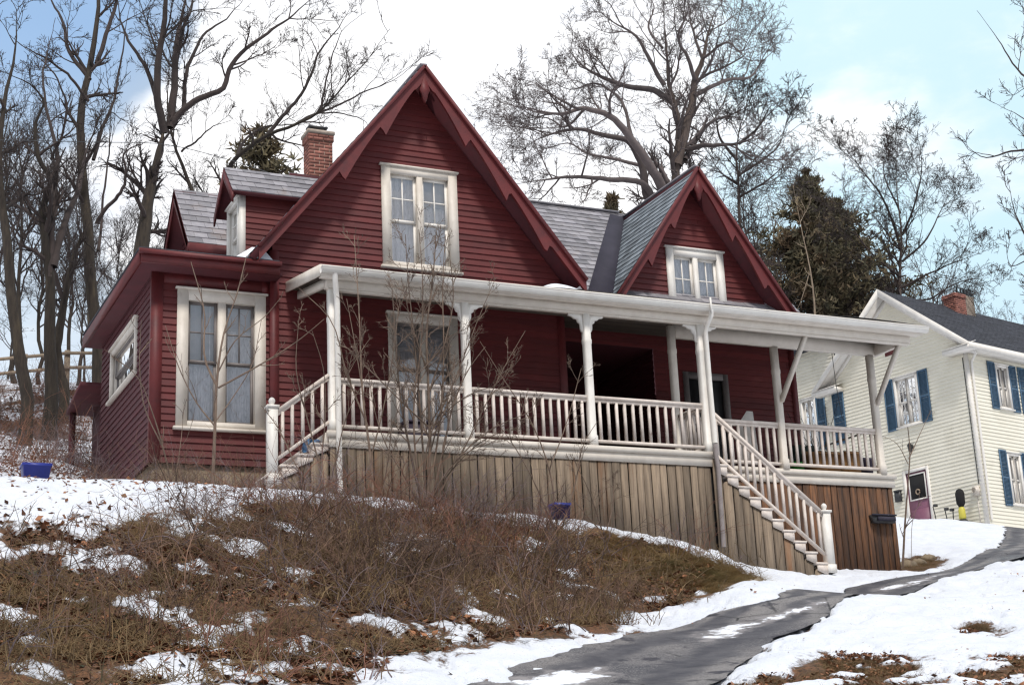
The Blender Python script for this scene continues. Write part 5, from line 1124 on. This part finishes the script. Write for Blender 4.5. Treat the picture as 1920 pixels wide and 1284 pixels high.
# things on the steps and porch
p = at_y(586, 836, 21.25); b = MB(); crumple(b, p[0]-.13, p[0]+.12, p[1]-.12, p[1]+.12, p[2]-.10, p[2]+.07, amp=.035, seed=3); thing('plastic_bag', b, 'light_blue', 'crumpled blue plastic bag on the left porch steps', 'bag', tuple(p), smooth=False)
def carton(x0, x1, y0, y1, h, m, label, name='cardboard_box', cat='box'):
    b = MB(); z = DZ+.002; b.box(x0, x1, y0, y1, z, z+h); root = thing(name, b, m, label, cat, ((x0+x1)/2, (y0+y1)/2, z))
    f = MB(); f.prism([(x0,y0-.002,z+h+.002),(x1,y0-.002,z+h+.002),(x1,y0-.10,z+h-.06),(x0,y0-.10,z+h-.06)], (0,0,.006)); f.prism([(x0,y1,z+h+.002),(x1,y1,z+h+.002),(x1,y1+.08,z+h+.09),(x0,y1+.08,z+h+.09)], (0,0,.006))
    if name == 'cardboard_box': build('flap', f, M[m], root)
    return root
carton(16.30, 16.80, 22.15, 22.5, .44, 'card', 'tan cardboard box on the porch, left one of the pair')
carton(16.86, 17.22, 22.12, 22.5, .46, 'card', 'tan cardboard box on the porch beside the plum bin')
b = MB(); tub(b, (17.45, 22.45, DZ+.002), .36, .36, .40, .86); thing('storage_bin', b, 'plum', 'dark plum storage bin at the right end of the porch', 'bin', (17.45, 22.45, DZ))
b = MB(); tub(b, (16.02, 22.4, DZ+.002), .22, .24, .26, .85); thing('flower_pot', b, 'green', 'bright green pot on the porch behind the railing', 'pot', (16.02, 22.4, DZ))
b = MB(); crumple(b, 16.2, 16.75, 22.62, 22.95, DZ+.003, DZ+.66, amp=.04, seed=5); thing('garbage_bag', b, 'dkgreen', 'dark green sack behind the cardboard boxes on the porch', 'sack', (16.5, 22.8, DZ))
b = MB(); b.bar((16.62,22.05,DZ+.58), (17.5,21.98,DZ+.86), .03, .03); b.bar((16.62,22.05,DZ+.58), (16.4,22.06,DZ+.50), .16, .03); thing('broom', b, 'barkgrey', 'long-handled broom resting across the porch boxes', 'broom', (16.6, 22.05, DZ+.5))
# potted bare plant
root = empty('potted_plant', (16.85, 22.75, DZ)); tag(root, 'leafless potted plant standing on the porch behind the boxes', 'plant')
b = MB(); b.lathe((16.85,22.75,DZ+.002), [(.11,0),(.15,.26),(.17,.27),(.17,.31),(.14,.31)], 16); build('pot', b, M['brick'], root)
b = MB(); s = np.tile(A([[16.85,22.75,DZ+.3]]), (9, 1)); P, Rr = grow(s, np.c_[rng.normal(0,.5,(9,2)), np.ones(9)], rng.uniform(.7,1.3,9), np.full(9,.010), 7, .08, .05); b.tubeset(P, Rr, 5, rng.random(9)); ramify(b, P, Rr, np.full(9, 1.), [(3, (20,50), .4, .7, 4, .1, .05, 3)], .004); build('stems', b, M['barkdark'], root, smooth=True)
# hanging basket
root = empty('hanging_basket', (16.72, 21.95, 7.2)); tag(root, 'small dark basket hanging by thin wires from the porch ceiling', 'basket')
b = MB(); zc = RZ(21.95)-.03; b.lathe((16.72,21.95,zc-.26), [(.03,0),(.12,.06),(.15,.14),(.14,.145),(.1,.08)], 14); build('bowl', b, M['dkgreen'], root)
b = MB(); [b.tube([(16.72,21.95,zc), (16.72+.14*math.cos(a), 21.95+.14*math.sin(a), zc-.12)], .004, 5) for a in (0, 2.1, 4.2)]; b.tube([(16.72,21.95,zc-.26), (16.74,21.95,zc-.9), (16.80,21.95,zc-1.5)], .006, 5); build('wires', b, M['darkgrey'], root)
# white panel leaning by the door
b = MB(); b.prism([(14.62,22.02,5.25),(15.02,22.02,5.25),(15.02,22.10,6.22),(14.90,22.10,6.22),(14.62,22.04,5.9)], (0,.02,0)); thing('leaning_panel', b, 'white', 'white board leaning behind the stair railing near the door', 'board', (14.8, 22.05, DZ))
# handset-like black mailbox on the brown boards
p0 = at_y(1628, 966, SB); p1 = at_y(1672, 980, SB); b = MB(); y = SB-.004
b.prism([(p0[0],y,p0[2]),(p1[0],y,p0[2]+.0),(p1[0],y,p1[2]-.02),(p0[0]+.05,y,p1[2]-.02)], (0,-.10,0)); root = thing('mailbox', b, 'darkgrey', 'black mailbox fixed to the brown boards right of the stairs', 'mailbox', (p0[0], SB, p0[2]))
b = MB(); b.fbox((0,SB-.105,0), X_, Z_, -Y_, p0[0]+.10, p1[0]-.03, (p0[2]+p1[2])/2-.05, (p0[2]+p1[2])/2+.02, 0, .06); b.fbox((0,SB-.105,0), X_, Z_, -Y_, p0[0]-.01, p1[0]+.02, p0[2]-.015, p0[2]+.012, 0, .03); build('lid', b, M['valley'], root)
# dark storage chest behind the first railing bay
b = MB(); b.box(8.45, 9.0, 21.75, 22.15, DZ+.003, DZ+.42); b.box(8.43, 9.02, 21.73, 22.17, DZ+.42, DZ+.46); thing('storage_chest', b, 'plum', 'dark chest on the porch behind the first railing bay', 'chest', (8.7, 21.95, DZ))
# yard things against the yellow house
O = YC+NL*.35+YU*.62; gz_ = ground_z(O[0], O[1]); zt_ = at_d(1812, 925, 48)[2]
root = empty('yard_machine', tuple(O+Z_*gz_)); tag(root, 'upright black and yellow yard machine by the yellow house wall', 'yard machine')
b = MB(); c = O+Z_*(gz_+.30); b.lathe(O+Z_*(gz_), [(.17,0),(.19,.06),(.17,.18),(.11,.24)], 14); build('base', b, M['darkgrey'], root)
b = MB(); b.lathe(O+Z_*(gz_+.24), [(.09,0),(.11,.06),(.10,.30),(.06,.38)], 14); build('body', b, M['lemon'], root)
b = MB(); b.lathe(O+Z_*(gz_+.62), [(.07,0),(.13,.10),(.14,.40),(.10,.50),(.04,.54)], 14); build('hood', b, M['black'], root)
for i, (u, h, ln) in enumerate(((1.62, .75, .10), (1.22, .60, .06), (1.02, .55, -.04))):
    q = YC+NL*.3+YU*u; g_ = max(ground_z(q[0], q[1]), 6.9); b = MB(); b.tube([q+Z_*g_, q+Z_*(g_+h*.6)+YU*ln*.5, q+Z_*(g_+h)+YU*ln], .016, 6); b.box(q[0]-.05, q[0]+.05, q[1]-.05, q[1]+.05, g_+h-.03, g_+h+.05)
    thing('garden_stake', b, 'darkgrey', ('tallest dark stake in snow right of the plum door', 'dark stake in the middle of three by the yellow wall', 'dark stake nearest the yard machine by the yellow wall')[i], 'stake', tuple(q+Z_*g_))
# rocks and log ends in the snow near the porch corner
for i, (px, py, s_) in enumerate(((1700,1062,.22),(1722,1056,.17),(1742,1050,.20),(1415,1096,.16),(1455,1100,.13))):
    p = on_ground(px, py); b = MB(); rg_ = np.random.default_rng(i); vs = []; 
    for k in range(6):
        for j in range(10): th = math.pi*(k+.5)/6; a = 2*math.pi*j/10; rr = s_*(1+rg_.normal(0, .12)); vs.append((p[0]+rr*math.sin(th)*math.cos(a), p[1]+rr*math.sin(th)*math.sin(a)*.8, p[2]+rr*.55*math.cos(th)))
    b.add(vs, [(k*10+j, k*10+(j+1) % 10, (k+1)*10+(j+1) % 10, (k+1)*10+j) for k in range(5) for j in range(10)]+[tuple(range(10)), tuple(range(50, 60))])
    thing('field_stone', b, 'concrete', ('mossy stone at the foot of the brown board wall, leftmost there', 'middle mossy stone between the board wall and the snow bank', 'mossy stone nearest the snow bank beyond the porch', 'stone in grass below the stairs, left of the other one', 'smaller stone in grass closest to the stair foot')[i], 'stone', tuple(p), smooth=True)
# ================================================================== light, sky, camera
SUN_EL, SUN_AZ = 55, 191        # azimuth: degrees clockwise from +Y (away from the camera); behind the viewer, a little to the right
w = bpy.data.worlds.new('World'); SC.world = w; w.use_nodes = True; nt = w.node_tree; N = nt.nodes; L = nt.links
bg = N['Background']; sky = N.new('ShaderNodeTexSky'); sky.sky_type = 'NISHITA'; sky.sun_disc = False; sky.sun_elevation = R_(SUN_EL); sky.sun_rotation = R_(SUN_AZ); sky.altitude = 200; sky.dust_density = 1.5; sky.air_density = 1.0; sky.ozone_density = 1.0
bg.inputs['Strength'].default_value = .11
tc = N.new('ShaderNodeTexCoord')
def vdot(v):
    v = A(v, float); v /= np.linalg.norm(v); n = N.new('ShaderNodeVectorMath'); n.operation = 'DOT_PRODUCT'; L.new(tc.outputs['Generated'], n.inputs[0]); n.inputs[1].default_value = tuple(v); return n.outputs['Value']
def rng_(src, a, b_, c=0., d_=1., typ='SMOOTHSTEP'):
    r = N.new('ShaderNodeMapRange'); r.interpolation_type = typ; r.inputs[1].default_value = a; r.inputs[2].default_value = b_; r.inputs[3].default_value = c; r.inputs[4].default_value = d_; L.new(src, r.inputs[0]); return r.outputs[0]
def mth(op, a, b_):
    n = N.new('ShaderNodeMath'); n.operation = op
    for k, q in ((0, a), (1, b_)):
        if isinstance(q, (int, float)): n.inputs[k].default_value = q
        else: L.new(q, n.inputs[k])
    return n.outputs[0]
def nz(scale, det, off, st=(1, 1, 2.2)):
    mp = N.new('ShaderNodeMapping'); mp.inputs['Scale'].default_value = st; mp.inputs['Location'].default_value = off; L.new(tc.outputs['Generated'], mp.inputs[0]); n = N.new('ShaderNodeTexNoise'); n.inputs['Scale'].default_value = scale; n.inputs['Detail'].default_value = det; n.inputs['Roughness'].default_value = .55; L.new(mp.outputs[0], n.inputs['Vector']); return n.outputs['Fac']
def mixc(f, a, b_):
    x = N.new('ShaderNodeMix'); x.data_type = 'RGBA'
    if isinstance(f, (int, float)): x.inputs[0].default_value = f
    else: L.new(f, x.inputs[0])
    for k, q in ((6, a), (7, b_)):
        if isinstance(q, tuple): x.inputs[k].default_value = (*q, 1)
        else: L.new(q, x.inputs[k])
    return x.outputs[2]
cen = lambda v, lo, hi: rng_(vdot(v), math.cos(R_(hi)), math.cos(R_(lo)))
# thin high haze over the Nishita blue, then clouds: a broad bank behind the house, smaller ones to the right
deep = cen(ray(60, -60), 1.5, 7)
haze = mixc(mth('MULTIPLY', rng_(nz(1.3, 4, (0, 0, 0)), .3, .7, .25, .55), 1.0), sky.outputs[0], (9.2, 10.2, 10.8))
pale = mixc(mth('MULTIPLY', cen(ray(1650, 150), 4, 18), .8), haze, (6.4, 8.7, 9.8))
cover = mth('ADD', mth('ADD', mth('MULTIPLY', nz(2.6, 7, (3.1, 1.2, .4)), .6), mth('MULTIPLY', nz(7.0, 7, (1.3, 5.2, 2.4)), .4)), mth('MULTIPLY', cen(ray(720, 250), 3, 13), .30))
cover = mth('SUBTRACT', cover, mth('MULTIPLY', cen(ray(1750, 170), 2, 12), .11))
cover = mth('SUBTRACT', cover, mth('MULTIPLY', cen(ray(60, -60), 1.5, 7), .40))
cloud = rng_(cover, .46, .60)
ccol = mixc(rng_(nz(5, 6, (7, 2, 1)), .35, .7), (10.6, 10.6, 10.7), (7.7, 8.1, 8.9))
whole = mixc(mth('MULTIPLY', deep, .5), mixc(cloud, pale, ccol), mixc(cloud, (2.0, 4.4, 8.2), (7.0, 7.8, 9.0)))
back = rng_(vdot((-.25, -.95, .10)), .35, .97)                 # sky dimmed low behind the viewer, added to keep the porch dark
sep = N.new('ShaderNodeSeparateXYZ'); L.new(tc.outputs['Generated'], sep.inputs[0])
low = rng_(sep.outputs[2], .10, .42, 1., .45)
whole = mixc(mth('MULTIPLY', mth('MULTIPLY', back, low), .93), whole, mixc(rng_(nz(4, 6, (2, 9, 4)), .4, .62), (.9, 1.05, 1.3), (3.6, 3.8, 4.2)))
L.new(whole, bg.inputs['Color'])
sl = bpy.data.lights.new('sun', 'SUN'); sl.energy = 2.5; sl.angle = R_(9); sl.color = (1, .95, .88); so = bpy.data.objects.new('sun', sl); COL.objects.link(so)
e, a = R_(SUN_EL), R_(SUN_AZ); dv = A([math.sin(a)*math.cos(e), math.cos(a)*math.cos(e), math.sin(e)])
from mathutils import Vector, Matrix
so.rotation_euler = Vector(tuple(dv)).to_track_quat('Z', 'Y').to_euler(); so.location = tuple(dv*60)
cam = bpy.data.cameras.new('camera'); cam.sensor_width = 36; cam.lens = F/1920*36; cam.clip_end = 2000; cam.clip_start = .05
co = bpy.data.objects.new('camera', cam); COL.objects.link(co)
Rm = Matrix(((CR[0][0], -CR[1][0], -CR[2][0]), (CR[0][1], -CR[1][1], -CR[2][1]), (CR[0][2], -CR[1][2], -CR[2][2])))
co.matrix_world = Rm.to_4x4(); SC.camera = co
SC.view_settings.view_transform = 'Standard'; SC.view_settings.look = 'None'; SC.view_settings.exposure = .09; SC.view_settings.gamma = 1
SC.cycles.max_bounces = 8; SC.cycles.transparent_max_bounces = 16; SC.cycles.use_denoising = True; SC.cycles.pixel_filter_type = 'BLACKMAN_HARRIS'; SC.cycles.filter_width = 1.3
